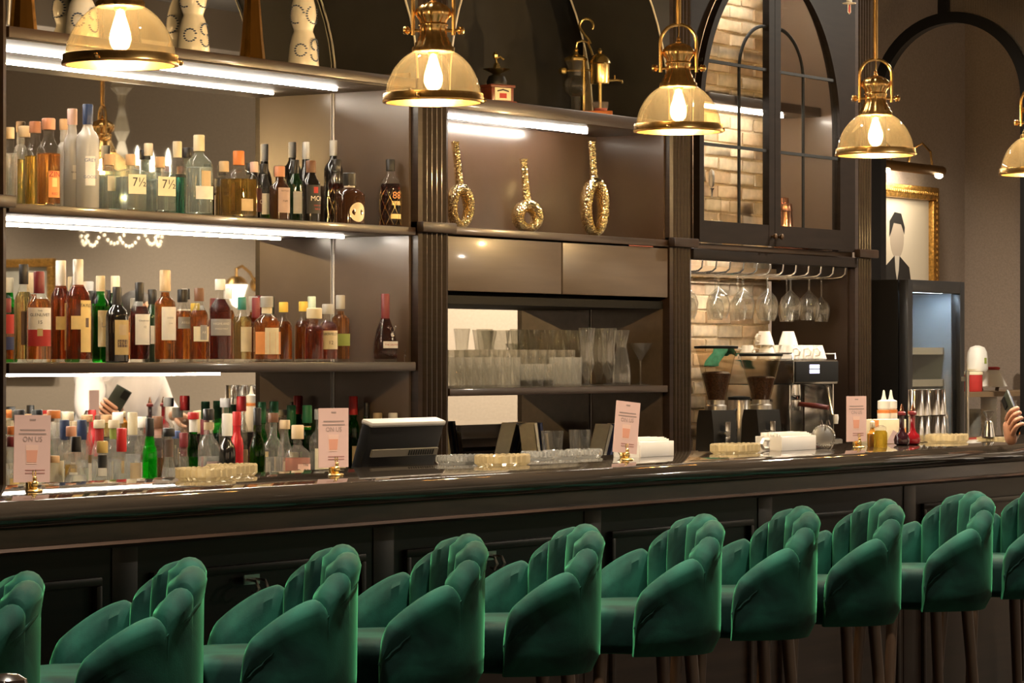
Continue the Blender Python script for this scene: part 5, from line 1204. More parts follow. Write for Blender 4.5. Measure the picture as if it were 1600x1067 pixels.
for sx in (-.36, .36): MB().ellipsoid((sx * lw / .42, -.005, -.028), (.035, .02, .016), 14, 8).build('bulb', emission('picture_bulb', (1., .78, .5), 14.), pl)
lamp('picture_lamp_light', 'AREA', (pl.location.x, 7.46, pl.location.z - .05), 1.6, WARM, .35, (math.radians(25), 0, 0)).data.shape = 'DISK'
# black arched screen across the passage
ar = thing('arch_screen', 'black metal arched screen frame with a ribbed glass head', 'screen', (14.4, 6.88, 0))
RA, ZA = .42, 2.735
ring = [(0, RA * math.cos(PI * i / 32), ZA + RA * math.sin(PI * i / 32)) for i in range(33)]
m = MB()
def band(r0, r1):
    vs = []; fs = []
    for i in range(33):
        a = PI * i / 32
        for (r, xx) in ((r0, -.03), (r1, -.03), (r1, .03), (r0, .03)): vs.append((xx, r * math.cos(a), ZA + r * math.sin(a)))
    for i in range(32):
        for k in range(4): fs.append((i * 4 + k, i * 4 + (k + 1) % 4, i * 4 + 4 + (k + 1) % 4, i * 4 + 4 + k))
    return MB().add(vs, fs)
band(RA - .028, RA + .028).build('arch_ring', BLACKM, ar)
for sy in (-1, 1): MB().box(-.03, .03, sy * RA - .028, sy * RA + .028, 0, ZA).build('post', BLACKM, ar, smooth=False)
MB().box(-.025, .025, .02, .07, ZA + RA, 3.6).build('mullion', BLACKM, ar, smooth=False)
# ribbed glass right of the mullion: vertical half-round ribs
pts = []; y = .018; nrib = 34; wr = (RA + .02 + .018) / nrib
vs = []; fs = []
for i in range(nrib * 4 + 1):
    yy = .018 - i * wr / 4; r_ = abs(yy); zb_ = ZA + math.sqrt(max(0, (RA + .02) ** 2 - yy * yy)); xx = .004 * math.cos(2 * PI * i / 4)
    vs += [(xx, yy, zb_), (xx, yy, 3.6)]
for i in range(nrib * 4): fs.append((2 * i, 2 * i + 2, 2 * i + 3, 2 * i + 1))
MB().add(vs, fs).build('ribbed_glass', glass('ribbed_pane', (.62, .56, .48), 1.6, .15, .25, (.5, .45, .38)), ar, angle=80)
# sprinkler head by the cornice
c = at(1327, 10, 6.02); sp_ = thing('sprinkler_head', 'small white ceiling sprinkler head with red bulb near the last pilaster', 'sprinkler', (c.x, 6.02, c.z - .012))
MB().lathe([(.004, .02), (.028, .022), (.030, .026), (.012, .030), (.012, 3.6 - c.z + .012)], 20).build('escutcheon', WHITE, sp_)
MB().tube([(-.010, 0, .02), (-.012, 0, -.012), (0, 0, -.02), (.012, 0, -.012), (.010, 0, .02)], .0025, 6).build('yoke', WHITE, sp_)
MB().tube([(0, 0, .018), (0, 0, -.016)], .0035, 8).build('red_bulb', LM['red'], sp_)
# black rack beyond the arch
rx0, rx1, rp = at(1500, 600, 6.80).x, at(1690, 600, 6.80).x, 6.95
rk2 = thing('storage_rack', 'black metal rack with bar supplies seen through the arch', 'rack', (rx0, rp - .15, 0))
wr_ = rx1 - rx0
for xx in (0, wr_ - .03):
    for yy in (0, .30): MB().box(xx, xx + .03, yy, yy + .03, 0, 1.52).build('upright', BLACKM, rk2, smooth=False)
z1, z2 = at(1550, 611, rp).z, at(1550, 684, rp).z
for zz in (z1, z2, .5): MB().box(0, wr_, 0, .33, zz - .025, zz).build('rack_shelf', mat('rack_board', (.20, .13, .07), .5), rk2, smooth=False)
def on(x, zz, p=rp - .04): return (at(x, 600, p).x, p, zz + .001)
t = thing('paper_sack', 'crumpled white paper sack on the upper rack shelf', 'bag', on(1527, z1 + .106))
MB().lathe([(.060, 0), (.068, .012), (.066, .06), (.060, .10), (.045, .125), (.012, .135)], 20, sq=3., ratio=.7).build('sack_body', PAPER, t)
MB().box(-.012, .012, -.048, -.046, .04, .07).build('sack_mark', LM['green'], t, smooth=False)
t = thing('red_tin', 'red tin with cream lid under the paper sack', 'tin', on(1520, z1))
MB().lathe([(.048, 0), (.050, .003), (.050, .088)], 24).build('tin_body', LM['red'], t); MB().lathe([(.052, .088), (.052, .100), (.048, .104)], 24).build('tin_lid', LM['cream'], t)
t = thing('cone_dripper', 'white ribbed cone with a red rim standing on the upper rack shelf', 'dripper', on(1550, z1 + .003, rp - .06))
MB().lathe([(.078, .02), (.080, .024), (.062, .06), (.040, .105), (.034, .110)], 32, lobes=16, la=.015).build('ribbed_cone', WHITE, t)
MB().lathe([(.036, .110), (.042, .114), (.042, .122), (.030, .126)], 24).build('rim', LM['red'], t)
for k in range(3): MB().tube([(.05 * math.cos(k * 2.1), .05 * math.sin(k * 2.1), 0), (.06 * math.cos(k * 2.1), .06 * math.sin(k * 2.1), .03)], .006, 6).build('foot', LM['brown'], t)
for j, (x, n_, lab) in enumerate(((1521, 6, 'stack of clear plastic cups beside the fridge on the rack'), (1545, 9, 'stack of white paper cups under the cone dripper'), (1576, 8, 'stack of white paper lids behind the steel jigger'))):
    t = thing('cup_stack', lab, 'cup stack', on(x, z2), 0, 'stacks on the lower rack shelf')
    for k in range(n_): MB().lathe([(.034, .02 * k), (.044, .02 * k + .055), (.046, .02 * k + .058), (.044, .02 * k + .058), (.033, .02 * k + .004)], 18, cap=False).build('cup', PAPER if j else glass('plastic_cup', (.8, .8, .76), 1.4, .1, .15), t)
t = thing('orange_carton', 'orange carton on the lower rack shelf by the phone', 'carton', on(1606, z2, rp - .10))
MB().box(-.09, .09, -.04, .04, 0, .11, .003).build('carton_body', LM['orange'], t); MB().box(-.09, .09, -.041, -.040, .07, .10).build('carton_flap', LM['cream'], t, smooth=False)

# ------------------------------------------------------------------ guest side of the room, seen in the mirrors
c = (XW - .02, .20, 1.90)
sc = thing('wall_sconce', 'brass wall sconce with white bell glass, seen in the shelf mirror', 'sconce', c)
MB().lathe([(.05, 0), (.05, .012), (.02, .02)], 20).xf(Matrix.Rotation(-PI / 2, 4, 'Y')).build('wall_plate', BRASS, sc)
MB().tube([(-.01, 0, 0), (-.08, 0, .08), (-.16, 0, .12), (-.22, 0, .10), (-.22, 0, .04)], .010, 10).build('curved_arm', BRASS, sc)
MB().lathe([(.03, .05), (.06, .03), (.075, .0), (.08, -.005)], 24, (-.22, 0, 0), cap=False).build('gallery', BRASS, sc)
MB().lathe([(.075, -.005), (.06, -.05), (.045, -.10), (.03, -.14), (.001, -.16)], 24, (-.22, 0, 0), cap=False).build('bell_glass', emission('sconce_glass', (1., .80, .52), 2.2), sc)
ch = thing('crystal_chandelier', 'crystal chandelier with bead swags, seen in the shelf mirror', 'chandelier', (14.0, .98, 1.98))
MB().tube([(0, 0, 1.1), (0, 0, 1.62)], .008, 6).build('chain', BRASS, ch)
MB().lathe([(.015, .42), (.03, .46), (.02, .52), (.045, .60), (.035, .66), (.02, .72), (.05, .78), (.04, .83), (.018, .92), (.03, 1.0), (.07, 1.04), (.07, 1.06), (.01, 1.1)], 16).build('glass_column', glass('milky_crystal', (.9, .88, .82), 1.6, .1, .3, (.9, .86, .78)), ch)
for k in range(6):
    a = 2 * PI * k / 6; ca, sa = math.cos(a), math.sin(a)
    arm = MB().tube([(.03 * ca, .03 * sa, .50), (.12 * ca, .12 * sa, .40), (.24 * ca, .24 * sa, .42), (.28 * ca, .28 * sa, .50)], .008, 6).build('arm', CRYTHIN, ch)
    MB().lathe([(.016, .50), (.016, .58), (.018, .60), (.010, .65), (.001, .68)], 10, (.28 * ca, .28 * sa, 0)).build('candle_bulb', emission('candle_glow', (1., .85, .62), 3.), arm)
    b_ = 2 * PI * (k + 1) / 6; cb, sb = math.cos(b_), math.sin(b_); sw = MB()
    for i in range(15):
        u = i / 14; x = .27 * (ca + (cb - ca) * u); y = .27 * (sa + (sb - sa) * u); sw.ellipsoid((x, y, .38 - .28 * (1 - (2 * u - 1) ** 2)), (.010, .010, .012), 6, 4)
    o = sw.build('bead_swag', glass('bead_crystal', (.9, .88, .82), 1.6, .1, .4, (.95, .9, .8)), arm); o['kind'] = 'stuff'
lamp('chandelier_light', 'POINT', (14.0, .98, 2.36), 30, WARM, .01)
wpz = thing('gilt_wall_painting', 'large gilt framed painting on the end wall, seen in the shelf mirror', 'painting', (XW - .002, -2.62, 1.27))
f2 = MB()
for (y0, y1, z0, z1) in ((0, 1.0, 0, .06), (0, 1.0, .78, .84), (0, .06, .06, .78), (.94, 1.0, .06, .78)): f2.box(-.04, 0, y0, y1, z0, z1, .01)
f2.build('frame', GILT, wpz)
MB().box(-.012, -.002, .06, .94, .06, .78).build('canvas', mat('misty_canvas', (.52, .50, .42), .6, noise=3., var=.45), wpz, smooth=False)
bs = thing('sofa_bench', 'dark teal wall bench along the end wall, seen in the shelf mirror', 'bench', (XW - .55, -3.4, 0))
MB().box(0, .45, 0, 3.3, .12, .46, .03).build('seat', mat('teal_leather', (.012, .035, .04), .4), bs); MB().box(.38, .52, 0, 3.3, .46, 1.02, .03).build('backrest', mat('teal_leather', (.012, .035, .04), .4), bs)
MB().box(.03, .42, .05, 3.25, 0, .12).build('plinth', BLACK, bs, smooth=False)
# ------------------------------------------------------------------ on the bar
ZBAR = 1.10
PINK = mat('pink_card', (.70, .47, .41), .6); PINKD = mat('pink_print', (.42, .20, .17), .6); TEXTG = mat('card_grey_print', (.36, .26, .23), .6); PEACH = mat('peach_print', (.72, .33, .22), .6)
def card(x, p, rz, label, tilt=.0):
    c = at(x, 700, p); t = thing('menu_card', label, 'card', (c.x, p, ZBAR), rz, 'pink drink cards in gold holders')
    w, h = .096, .155; z0 = .022
    M = Matrix.Rotation(tilt, 4, 'Y')
    def B_(x0, x1, y0, y1, za, zb): return MB().box(x0, x1, y0, y1, za, zb).xf(M)
    cd = B_(-w / 2, w / 2, -.0008, .0008, z0, z0 + h).build('card_sheet', PINK, t, smooth=False)
    def pr(x0, x1, za, zb, m): B_(x0, x1, -.0013, -.0009, z0 + za, z0 + zb).build('print', m, cd, smooth=False)
    pr(-.008, .008, .142, .146, TEXTG); pr(-.033, .033, .119, .1225, TEXTG); pr(-.036, .036, .110, .1135, TEXTG)
    tx = text_mb('ON US', .017); tx.v = [(a, -.0014, b + z0 + .099) for a, b, _ in tx.v]; tx.xf(M); tx.build('lettering', TEXTG, cd, smooth=False)
    g_ = MB().prism([(-.016, z0 + .042), (.012, z0 + .042), (.016, z0 + .086), (-.018, z0 + .086)], 'y', -.0013, -.0009).xf(M); g_.build('print', mat('pale_peach_print', (.78, .52, .42), .6), cd, smooth=False)
    g_ = MB().prism([(-.014, z0 + .046), (.011, z0 + .046), (.014, z0 + .074), (-.016, z0 + .074)], 'y', -.0016, -.0012).xf(M); g_.build('print', PEACH, cd, smooth=False)
    pr(-.018, .034, .027, .0295, PINKD); pr(-.018, .034, .020, .0225, PINKD)
    # gold rabbit that holds the card
    hb_ = MB().lathe([(.020, 0), (.021, .003), (.018, .006), (.008, .008)], 24, (0, -.012, 0)).build('holder_base', GOLD, t)
    MB().ellipsoid((0, -.014, .017), (.009, .008, .011), 14, 10).build('rabbit_body', GOLD, t); MB().ellipsoid((0, -.015, .031), (.0055, .0055, .0060), 12, 8).build('rabbit_head', GOLD, t)
    for sx in (-1, 1): MB().ellipsoid((sx * .0035, -.013, .043), (.0018, .0014, .0085), 8, 6).build('rabbit_ear', GOLD, t)
    MB().box(-.012, .012, -.006, .006, .004, .024, .002).build('card_slot', GOLD, t)
card(49, 4.84, -.30, 'pink drink card with gold rabbit holder at the near end of the bar', .02)
card(521, 4.84, -.30, 'pink drink card with gold rabbit holder beside the order screen')
card(975, 4.84, -.30, 'pink tilted drink card with gold rabbit holder below the glassware shelf', .10)
card(1338, 4.84, -.30, 'pink drink card with gold rabbit holder beside the syrup bottles')
AMCR = solid_glass('champagne_crystal', (.99, .96, .86), 1.55, .15, 0., .30, (.95, .78, .48))
CUT = solid_glass('cut_crystal', (.985, .985, .97), 1.5, .15, 0., .16, (.9, .88, .82))
def ashtray(x, p, w, d, rz, m, label, h=.03):
    c = at(x, 700, p); t = thing('crystal_dish', label, 'dish', (c.x, p, ZBAR), rz, 'cut crystal dishes on the bar')
    n = 40; vs = []; fs = []
    lev = [(.86, 0), (1.0, .008), (1.0, h - .004), (.94, h), (.80, h), (.70, .010), (.001, .010)]
    for s_, z in lev:
        for k in range(n):
            a = 2 * PI * k / n; ca, sa = math.cos(a), math.sin(a); q = 1 / (abs(ca) ** 6 + abs(sa) ** 6) ** (1 / 6)
            fz = 1 + (.035 if k % 2 else -.02) * (1 if s_ > .84 else 0)
            vs.append((w / 2 * s_ * q * ca * fz, d / 2 * s_ * q * sa * fz, z + (.003 if (k % 2 and z > .02) else 0)))
    for i in range(len(lev) - 1):
        for k in range(n): fs.append((i * n + k, i * n + (k + 1) % n, (i + 1) * n + (k + 1) % n, (i + 1) * n + k))
    fs.append(tuple(range(n))[::-1])
    MB().add(vs, fs).build('cut_glass', m, t, angle=5)
ashtray(322, 4.95, .15, .10, .1, AMCR, 'champagne cut crystal dish in front of the broad clear bottle')
ashtray(362, 5.05, .13, .09, .1, AMCR, 'champagne cut crystal dish behind the first one, near the red syrup bottle')
ashtray(785, 4.90, .17, .10, .05, AMCR, 'champagne cut crystal dish alone on the bar below the drawers')
ashtray(1149, 4.90, .19, .11, .1, AMCR, 'champagne cut crystal dish in front of the coffee grinders')
ashtray(1480, 4.86, .16, .12, .1, AMCR, 'champagne cut crystal dish in front of the steel cups')
ashtray(1555, 4.85, .12, .12, .1, AMCR, 'small cut crystal dish under the steel jigger', .012)
for j, x in enumerate((712, 734, 843, 878, 913)):
    ashtray(x, 5.08, .115, .075, 0, CUT, ['clear cut crystal dish next to the pilaster foot', 'clear cut crystal dish behind the champagne one', 'clear cut crystal dish below the leaning books', 'clear cut crystal dish below the flared glasses', 'clear cut crystal dish beside the white caddy'][j], .024)
def napkin(x, p, w, label, rz=0.):
    c = at(x, 700, p); t = thing('napkin_caddy', label, 'caddy', (c.x, p, ZBAR), rz, 'white napkin caddies on the bar')
    b = MB().box(-w / 2, w / 2, -.05, -.044, 0, .048, .002).box(-w / 2, w / 2, .044, .05, 0, .048, .002).box(-w / 2, w / 2, -.044, .044, 0, .006).box(w / 2 - .006, w / 2, -.044, .044, .006, .048).box(-w / 2, -w / 2 + .006, -.044, .044, .006, .048)
    b.build('caddy_body', WHITE, t)
    MB().tube([(-w / 2 + .004, 0, .036), (-w / 2 - .035, 0, .038), (-w / 2 - .05, 0, .024), (-w / 2 - .035, 0, .010), (-w / 2 + .004, 0, .010)], .006, 8).build('handle', WHITE, t)
    for k in range(9): MB().box(-w / 2 + .01, w / 2 - .012, -.038 + k * .0085, -.033 + k * .0085, .007, .054 + .003 * (k % 3)).build('napkin', PAPER, t, smooth=False)
napkin(1006, 4.98, .20, 'white napkin caddy with looped handle behind the tilted pink card')
napkin(1228, 4.93, .24, 'white napkin caddy with looped handle in front of the espresso machine')
# strainer leaning at the caddy's end
c = at(1287, 700, 4.90); t = thing('cocktail_strainer', 'round steel cocktail strainer leaning on the white caddy', 'strainer', (c.x, 4.90, ZBAR), -.9)
dm = MB().lathe([(.001, -.002), (.036, -.002), (.040, 0), (.036, .002), (.001, .002)], 32).xf(Matrix.Translation((0, 0, .042)) @ Matrix.Rotation(PI / 2 - .25, 4, 'X')); dm.build('strainer_disc', STEELB, t)
sp2 = [((.037 + .003 * math.cos(26 * a)) * math.cos(a), (.037 + .003 * math.cos(26 * a)) * math.sin(a), .004) for a in [2 * PI * i / 160 for i in range(160)]]
MB().tube(sp2, .0013, 5, close=True).xf(Matrix.Translation((0, 0, .042)) @ Matrix.Rotation(PI / 2 - .25, 4, 'X')).build('coil_spring', STEEL, t)
for sx in (-.012, .012): MB().tube([(sx, 0, .078), (sx, .006, .092), (sx + .006, .01, .096), (sx + .010, .008, .080)], .003, 6).build('prong', STEEL, t)
# small bottles, carton, droppers, steel cups
def small(name, x, p, label, prof, m, parts=(), z=ZBAR, cat='bottle', group='small bottles at the far end of the bar'):
    c = at(x, 690, p); t = thing(name, label, cat, (c.x, p, z), 0, group); MB().lathe(prof, 20).build('bottle_body', m, t)
    for nm, pr_, mm in parts: MB().lathe(pr_, 16).build(nm, mm, t)
    return t
small('bitters_bottle', 1363, 4.86, 'small amber bitters bottle with cream stopper', [(.016, 0), (.018, .003), (.018, .045), (.008, .058), (.007, .066)], mat('amber_bottle', (.35, .15, .02), .12, coat=.6), [('stopper', [(.008, .066), (.010, .070), (.009, .086), (.003, .090)], cm('cream'))])
small('jam_jar', 1376, 4.80, 'small clear jar of yellow syrup with glass lid', [(.022, 0), (.023, .003), (.023, .050), (.018, .058)], liquid('jar_syrup', (.70, .52, .10), .3), [('lid', [(.019, .058), (.019, .070), (.008, .076)], CRYST)])
BOXP = at(1385, 680, 4.98); t = thing('tea_carton', 'cream carton with orange corner print behind the small jars', 'carton', (BOXP.x, 4.99, ZBAR), -.55)
bx = MB().box(-.075, .075, -.03, .03, 0, .088, .002).build('carton_body', LM['cream'], t)
MB().prism([(.028, .002), (.074, .002), (.074, .060), (.050, .040)], 'y', -.0308, -.0301).build('carton_print', LM['orange'], bx, smooth=False)
MB().prism([(-.074, .060), (-.040, .060), (-.040, .086), (-.074, .086)], 'y', -.0308, -.0301).build('carton_print', LM['orange'], bx, smooth=False)
MB().prism([(-.01, .002), (.028, .002), (.045, .036), (.02, .05)], 'y', -.0308, -.0301).build('carton_print', LM['mauve'], bx, smooth=False)
for k, x in enumerate((1381, 1392)):
    small('sauce_bottle', x, 5.09, 'white squeeze bottle with pointed nozzle, %s of the two behind the carton' % ('left one', 'right one')[k], [(.022, 0), (.024, .004), (.024, .115), (.020, .122)], mat('squeeze_plastic', (.72, .64, .52), .4),
          [('cap', [(.023, .122), (.023, .150), (.010, .155), (.006, .170), (.004, .185), (.002, .190)], cm('white')), ('band', [(.0245, .106), (.0245, .118)], cm('orange'))])
for k, (x, mm) in enumerate(((1409, mat('dark_plum', (.02, .005, .008), .1, coat=.8)), (1426, mat('ruby_syrup', (.20, .006, .010), .08, coat=.8)))):
    small('dasher_bottle', x, 4.84, ('dark round dasher bottle with copper tip', 'ruby red round dasher bottle with copper tip')[k], [(.018, 0), (.026, .006), (.029, .020), (.024, .036), (.012, .048), (.009, .062), (.009, .105)], mm,
          [('neck_ring', [(.010, .105), (.014, .108), (.014, .116), (.009, .120)], cm('maroon')), ('tip', [(.009, .120), (.007, .128), (.003, .142), (.002, .146)], COPPER)])
tumb = MB().lathe([(.0285, 0), (.030, .002), (.027, .092), (.025, .096), (.001, .096)], 24, cap=False).mesh('steel_cup', STEEL)
cx0 = at(1431, 690, 4.97).x
nm_ = ['first', 'second', 'third', 'fourth']
for j in range(4):
    for lv in range(2):
        t = thing('steel_cup', 'upturned steel cup, %s from the carton, %s layer' % (nm_[j], ('bottom', 'top')[lv]), 'cup', (cx0 + j * .066, 4.97 + .006 * (j % 2), ZBAR + lv * .0965), 0, 'steel cups stacked on the bar')
        o = bpy.data.objects.new('cup_body', tumb); COL.objects.link(o); o.parent = t
c = at(1484, 690, 4.93); t = thing('glass_shaker', 'clear jar with domed steel pourer lid beside the steel cups', 'shaker', (c.x + .05, 5.0, ZBAR))
MB().lathe([(.036, 0), (.038, .004), (.038, .07), (.034, .085)], 28, cap=False, lobes=12, la=.02).build('jar', CRYTHIN, t); MB().lathe([(.036, .084), (.036, .095), (.028, .112), (.012, .120)], 24).build('dome_lid', STEEL, t); MB().tube([(0, 0, .118), (.004, 0, .135), (.0, 0, .150)], [.007, .006, .008], 8).build('pourer', STEEL, t)
c = at(1556, 690, 4.82); t = thing('jigger', 'steel double-cone jigger standing in the small crystal dish', 'jigger', (c.x, 4.85, ZBAR + .0125))
MB().lathe([(.024, 0), (.025, .002), (.016, .058), (.007, .063), (.008, .068), (.022, .098), (.021, .098), (.006, .070)], 28, cap=False).build('cone_cups', STEEL, t)
# ------------------------------------------------------------------ order screen seen from behind, on the work shelf behind the bar
ws = thing('work_bench', 'steel work bench behind the bar counter', 'bench', (6.0, PB + .63, 0))
MB().box(0, 5.2, 0, .34, .86, .90, .004).build('bench_top', STEELB, ws); MB().box(.05, 5.15, .02, .32, 0, .86).build('bench_body', BLACK, ws, smooth=False)
c0 = at(541, 700, 5.36); c1 = at(657, 700, 5.36); ps = thing('order_screen', 'black touch screen till seen from behind, tilted', 'till', ((c0.x + c1.x) / 2, 5.36, .90))
wS = (c1.x - c0.x) / 2; zt = at(600, 652, 5.36).z - .90
Mt = Matrix.Translation((0, 0, zt - .25)) @ Matrix.Rotation(.30, 4, 'X')
MB().box(-wS, wS, -.018, .018, 0, .25, .010).xf(Mt).build('screen_housing', mat('till_black', (.007, .007, .008), .5, spec=.2), ps)
MB().box(-wS, wS, -.022, .020, .240, .256, .006).xf(Mt).build('bezel_edge', mat('till_silver', (.55, .53, .52), .3), ps)
MB().box(-wS + .03, wS - .01, -.024, -.018, .150, .172, .003).xf(Mt).build('vent_ridge', mat('till_ridge', (.16, .14, .11), .4), ps)
for k in range(11): MB().box(wS - .16 + k * .012, wS - .154 + k * .012, -.026, -.024, .153, .169).xf(Mt).build('vent_slot', BLACK, ps, smooth=False)
MB().box(-.06, .06, -.030, -.018, .02, .11, .006).xf(Mt).build('rear_cover', mat('till_black', (.007, .007, .008), .5, spec=.2), ps)
MB().box(-.05, .05, .0, .10, 0, .02, .005).tube([(0, .04, .02), (0, .02, zt - .17)], .025, 10).build('stand', BLACKM, ps)
# ------------------------------------------------------------------ barrier post whose top just enters the frame
c = at(12, 1052, 2.9); t = thing('barrier_post', 'dark post top with brass rim in the lower left picture corner', 'post', (c.x, 2.9, 0))
MB().lathe([(.15, 0), (.15, .012), (.03, .02)], 32).build('foot_plate', BLACKM, t)
MB().tube([(0, 0, .018), (0, 0, c.z - .03)], .02, 16).build('pole', BLACKM, t)
MB().lathe([(.030, c.z - .034), (.034, c.z - .030), (.034, c.z - .022), (.030, c.z - .018)], 28).build('brass_rim', BRASS, t)
MB().lathe([(.029, c.z - .018), (.026, c.z - .008), (.014, c.z - .001), (.001, c.z)], 28).build('domed_top', mat('dark_dome', (.03, .02, .015), .2, coat=.6), t)
# ------------------------------------------------------------------ the guest with the phone (hand at the bar's far end, body in the mirror)
SKIN = mat('skin', (.52, .27, .18), .5, noise=30., var=.08); SHIRT = mat('white_shirt', (.68, .66, .68), .75, noise=(14, 14, 3), var=.08, bump=.4); TROU = mat('dark_trousers', (.02, .02, .03), .7); HAIR = mat('dark_hair', (.02, .014, .01), .6)
def skin_mesh(chains, sub=2):
    """chains: list of [(x, y, z, r)...]; the first vertex of a later chain may repeat an earlier point to branch from it"""
    vs = []; es = []; rs_ = []; idx = {}
    for ch in chains:
        prev = None
        for (x, y, z, r) in ch:
            k = (round(x, 4), round(y, 4), round(z, 4))
            if k not in idx: idx[k] = len(vs); vs.append((x, y, z)); rs_.append(r)
            i = idx[k]
            if prev is not None and prev != i: es.append((prev, i))
            prev = i
    me = bpy.data.meshes.new('skeleton'); me.from_pydata(vs, es, []); ob = bpy.data.objects.new('skeleton', me); COL.objects.link(ob)
    md = ob.modifiers.new('skin', 'SKIN'); md.use_smooth_shade = True
    for i, d in enumerate(me.skin_vertices[0].data): d.radius = (rs_[i], rs_[i]); d.use_root = (i == 0)
    ob.modifiers.new('sub', 'SUBSURF').levels = sub; ob.modifiers['sub'].render_levels = sub
    dg = bpy.context.evaluated_depsgraph_get(); out = bpy.data.meshes.new_from_object(ob.evaluated_get(dg)); bpy.data.objects.remove(ob)
    return out
# local frame: the guest faces +Y, seat at z = ZSEAT
person = thing('person', 'guest in a white shirt leaning on the bar with a phone, mirrored behind bottles', 'person', (XP, YP, 0), .12)
zs_ = ZSEAT + .155
PH = Vector((9.90, 4.50, 1.215)); PL = Matrix.Rotation(-.12, 3, 'Z') @ (PH - Vector((XP, YP, 0)))      # phone in the local frame
hw = PL + Vector((.085, -.05, -.045))                                   # right wrist just behind the phone
chains = [[(0, 0, zs_, .140), (0, .03, zs_ + .14, .145), (0, .10, zs_ + .28, .160), (0, .16, zs_ + .40, .125), (0, .19, zs_ + .47, .062), (0, .225, zs_ + .55, .058)],
          [(0, .16, zs_ + .40, .125), (.17, .15, zs_ + .38, .085), (.235, .18, zs_ + .25, .060), (.23, .32, zs_ + .15, .052), (.13, .42, zs_ + .20, .042), (.06, .50, 1.13, .030)],
          [(0, .16, zs_ + .40, .125), (-.17, .15, zs_ + .38, .085), (-.26, .22, zs_ + .25, .060), (-.30, .34, zs_ + .17, .050), (hw.x, hw.y, hw.z, .030)],
          [(0, 0, zs_, .140), (.105, .06, zs_ - .03, .085), (.15, .40, zs_ + .0, .078), (.15, .40, .46, .052), (.15, .38, .16, .042), (.15, .46, .05, .036)],
          [(0, 0, zs_, .140), (-.105, .06, zs_ - .03, .085), (-.15, .40, zs_ + .0, .078), (-.15, .40, .46, .052), (-.15, .38, .16, .042), (-.15, .46, .05, .036)]]
zh_ = zs_ - .05
bmesh_ = skin_mesh(chains)
for mm in (SHIRT, TROU, SKIN): bmesh_.materials.append(mm)
for pg in bmesh_.polygons:
    c_ = pg.center; pg.use_smooth = True
    pg.material_index = 2 if (c_.z > zh_ + .535 or (c_.y > .46 and c_.z > 1.08 and c_.x > .0) or (c_ - hw).length < .05) else (1 if c_.z < zs_ + .02 and not (abs(c_.x) > .18 and c_.y > .1 and c_.z > zs_ + .1) else 0)
o = bpy.data.objects.new('clothed_body', bmesh_); COL.objects.link(o); o.parent = person
hd = MB(); HC = (0, .265, zh_ + .70)
hd.ellipsoid(HC, (.076, .095, .118), 24, 18)
hd.v = [(x * (1 - .22 * max(0, (HC[2] - z) / .118)) if z < HC[2] else x, y + (.012 * max(0, (HC[2] - z) / .118) if z < HC[2] else 0), z) for x, y, z in hd.v]
hd.ellipsoid((0, .362, zh_ + .685), (.014, .020, .022), 10, 8)
for sx in (-1, 1): hd.ellipsoid((sx * .076, .262, zh_ + .70), (.012, .022, .032), 10, 8)
head = hd.build('head', SKIN, person)
MB().ellipsoid((0, .248, zh_ + .735), (.083, .098, .098), 20, 12).build('hair', HAIR, person)
for sx in (-1, 1):
    MB().ellipsoid((sx * .030, .349, zh_ + .708), (.012, .006, .007), 10, 6).build('eye', PAPER, head); MB().ellipsoid((sx * .030, .3535, zh_ + .708), (.005, .003, .005), 8, 6).build('pupil', INK, head)
    MB().box(sx * .030 - .018, sx * .030 + .018, .347, .356, zh_ + .726, zh_ + .731).build('eyebrow', HAIR, head)
MB().ellipsoid((0, .357, zh_ + .640), (.024, .008, .007), 12, 6).build('mouth', mat('lips', (.42, .14, .11), .5), head)
MB().ellipsoid((0, .325, zh_ + .628), (.052, .040, .040), 16, 8).build('beard', mat('short_beard', (.09, .06, .045), .8), person)
col = MB().lathe([(.064, .50), (.078, .515), (.074, .56), (.066, .558), (.060, .51)], 24, (0, .18, zh_), cap=False).build('collar', SHIRT, person)
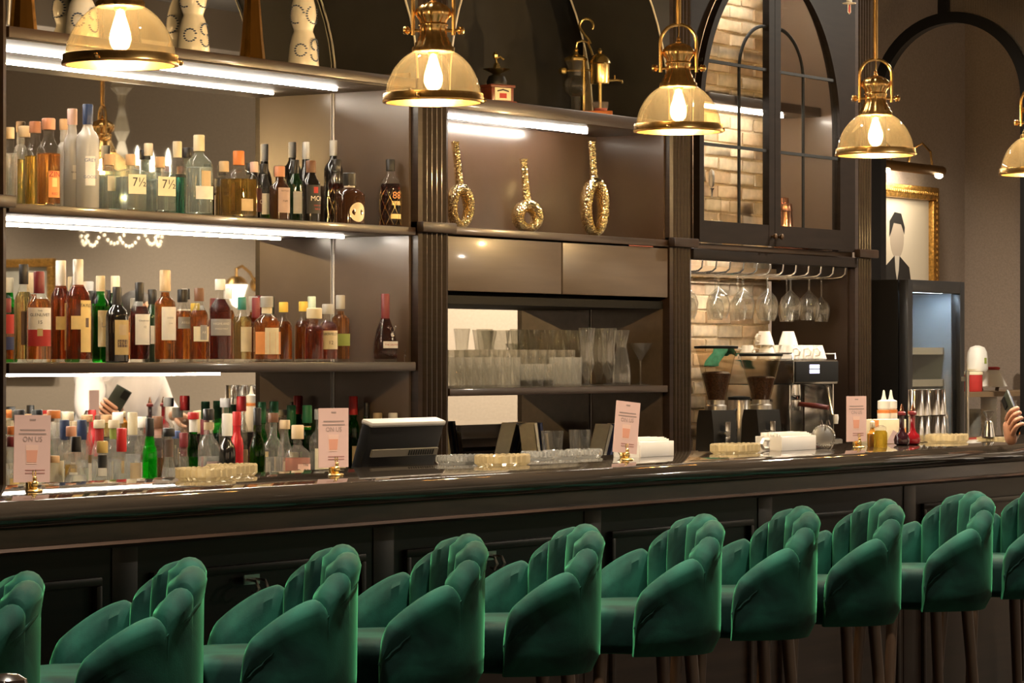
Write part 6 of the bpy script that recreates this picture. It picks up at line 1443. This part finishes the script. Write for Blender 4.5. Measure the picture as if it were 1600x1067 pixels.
# phone
Mp = Matrix.Translation(PH) @ Matrix.Rotation(math.radians(40), 4, 'Z') @ Matrix.Rotation(math.radians(30), 4, 'Y') @ Matrix.Rotation(math.radians(-12), 4, 'X')
ph = thing('mobile_phone', 'dark mobile phone held up at the right picture edge', 'phone')
ph.matrix_world = Mp
MB().box(-.037, .037, -.004, .004, -.075, .075, .003).build('phone_case', mat('dark_green_case', (.035, .045, .035), .4), ph)
MB().box(-.034, .034, -.0048, -.0042, -.071, .071).build('screen', emission('phone_screen', (.55, .60, .95), .7), ph, smooth=False)
MB().box(.002, .032, .0042, .008, .032, .070, .003).build('camera_island', BLACK, ph)
# right hand round the phone: palm, four fingers round the far edge, thumb in front
def hand(M, name, par):
    # local: phone edge along z at x = 0..; palm behind the phone (y > 0)
    ch = [[(.055, .020, -.070, .022), (.036, .022, -.040, .024), (.022, .022, -.012, .022), (.012, .022, .010, .017)]]
    fing = []
    for k, (z, l) in enumerate(((.016, 1.0), (-.004, 1.06), (-.024, 1.0), (-.043, .82))):
        fing.append([(.020, .022, z - .004, .0105), (-.016, .020, z, .0098), (-.040 * l, .014, z + .003, .0088), (-.050 * l, -.004, z + .004, .0080), (-.040 * l, -.013, z + .004, .0068)])
    th = [[(.036, .018, -.036, .012), (.048, .002, -.016, .0115), (.042, -.013, .010, .0100), (.028, -.016, .030, .0078)]]
    bm_ = bmesh.new()
    for g_ in [ch] + [[f] for f in fing] + [th]:
        me_ = skin_mesh(g_, 2); bm_.from_mesh(me_); bpy.data.meshes.remove(me_)
    me = bpy.data.meshes.new(name); bm_.to_mesh(me); bm_.free(); me.materials.append(SKIN)
    for pg in me.polygons: pg.use_smooth = True
    o = bpy.data.objects.new(name, me); COL.objects.link(o); o.parent = par
    o.matrix_world = M
    return o
bpy.context.view_layer.update()
h1 = hand(Mp @ Matrix.Translation((.0, .0, -.028)), 'hand', person)
h1.matrix_parent_inverse = person.matrix_world.inverted(); h1.matrix_basis = Mp @ Matrix.Translation((0, 0, -.028))
h2 = hand(Matrix.Identity(4), 'hand', person)
Mh2 = person.matrix_world @ Matrix.Translation((.045, .53, 1.125)) @ Matrix.Rotation(math.radians(80), 4, 'X') @ Matrix.Rotation(PI, 4, 'Y')
h2.matrix_parent_inverse = person.matrix_world.inverted(); h2.matrix_basis = Mh2
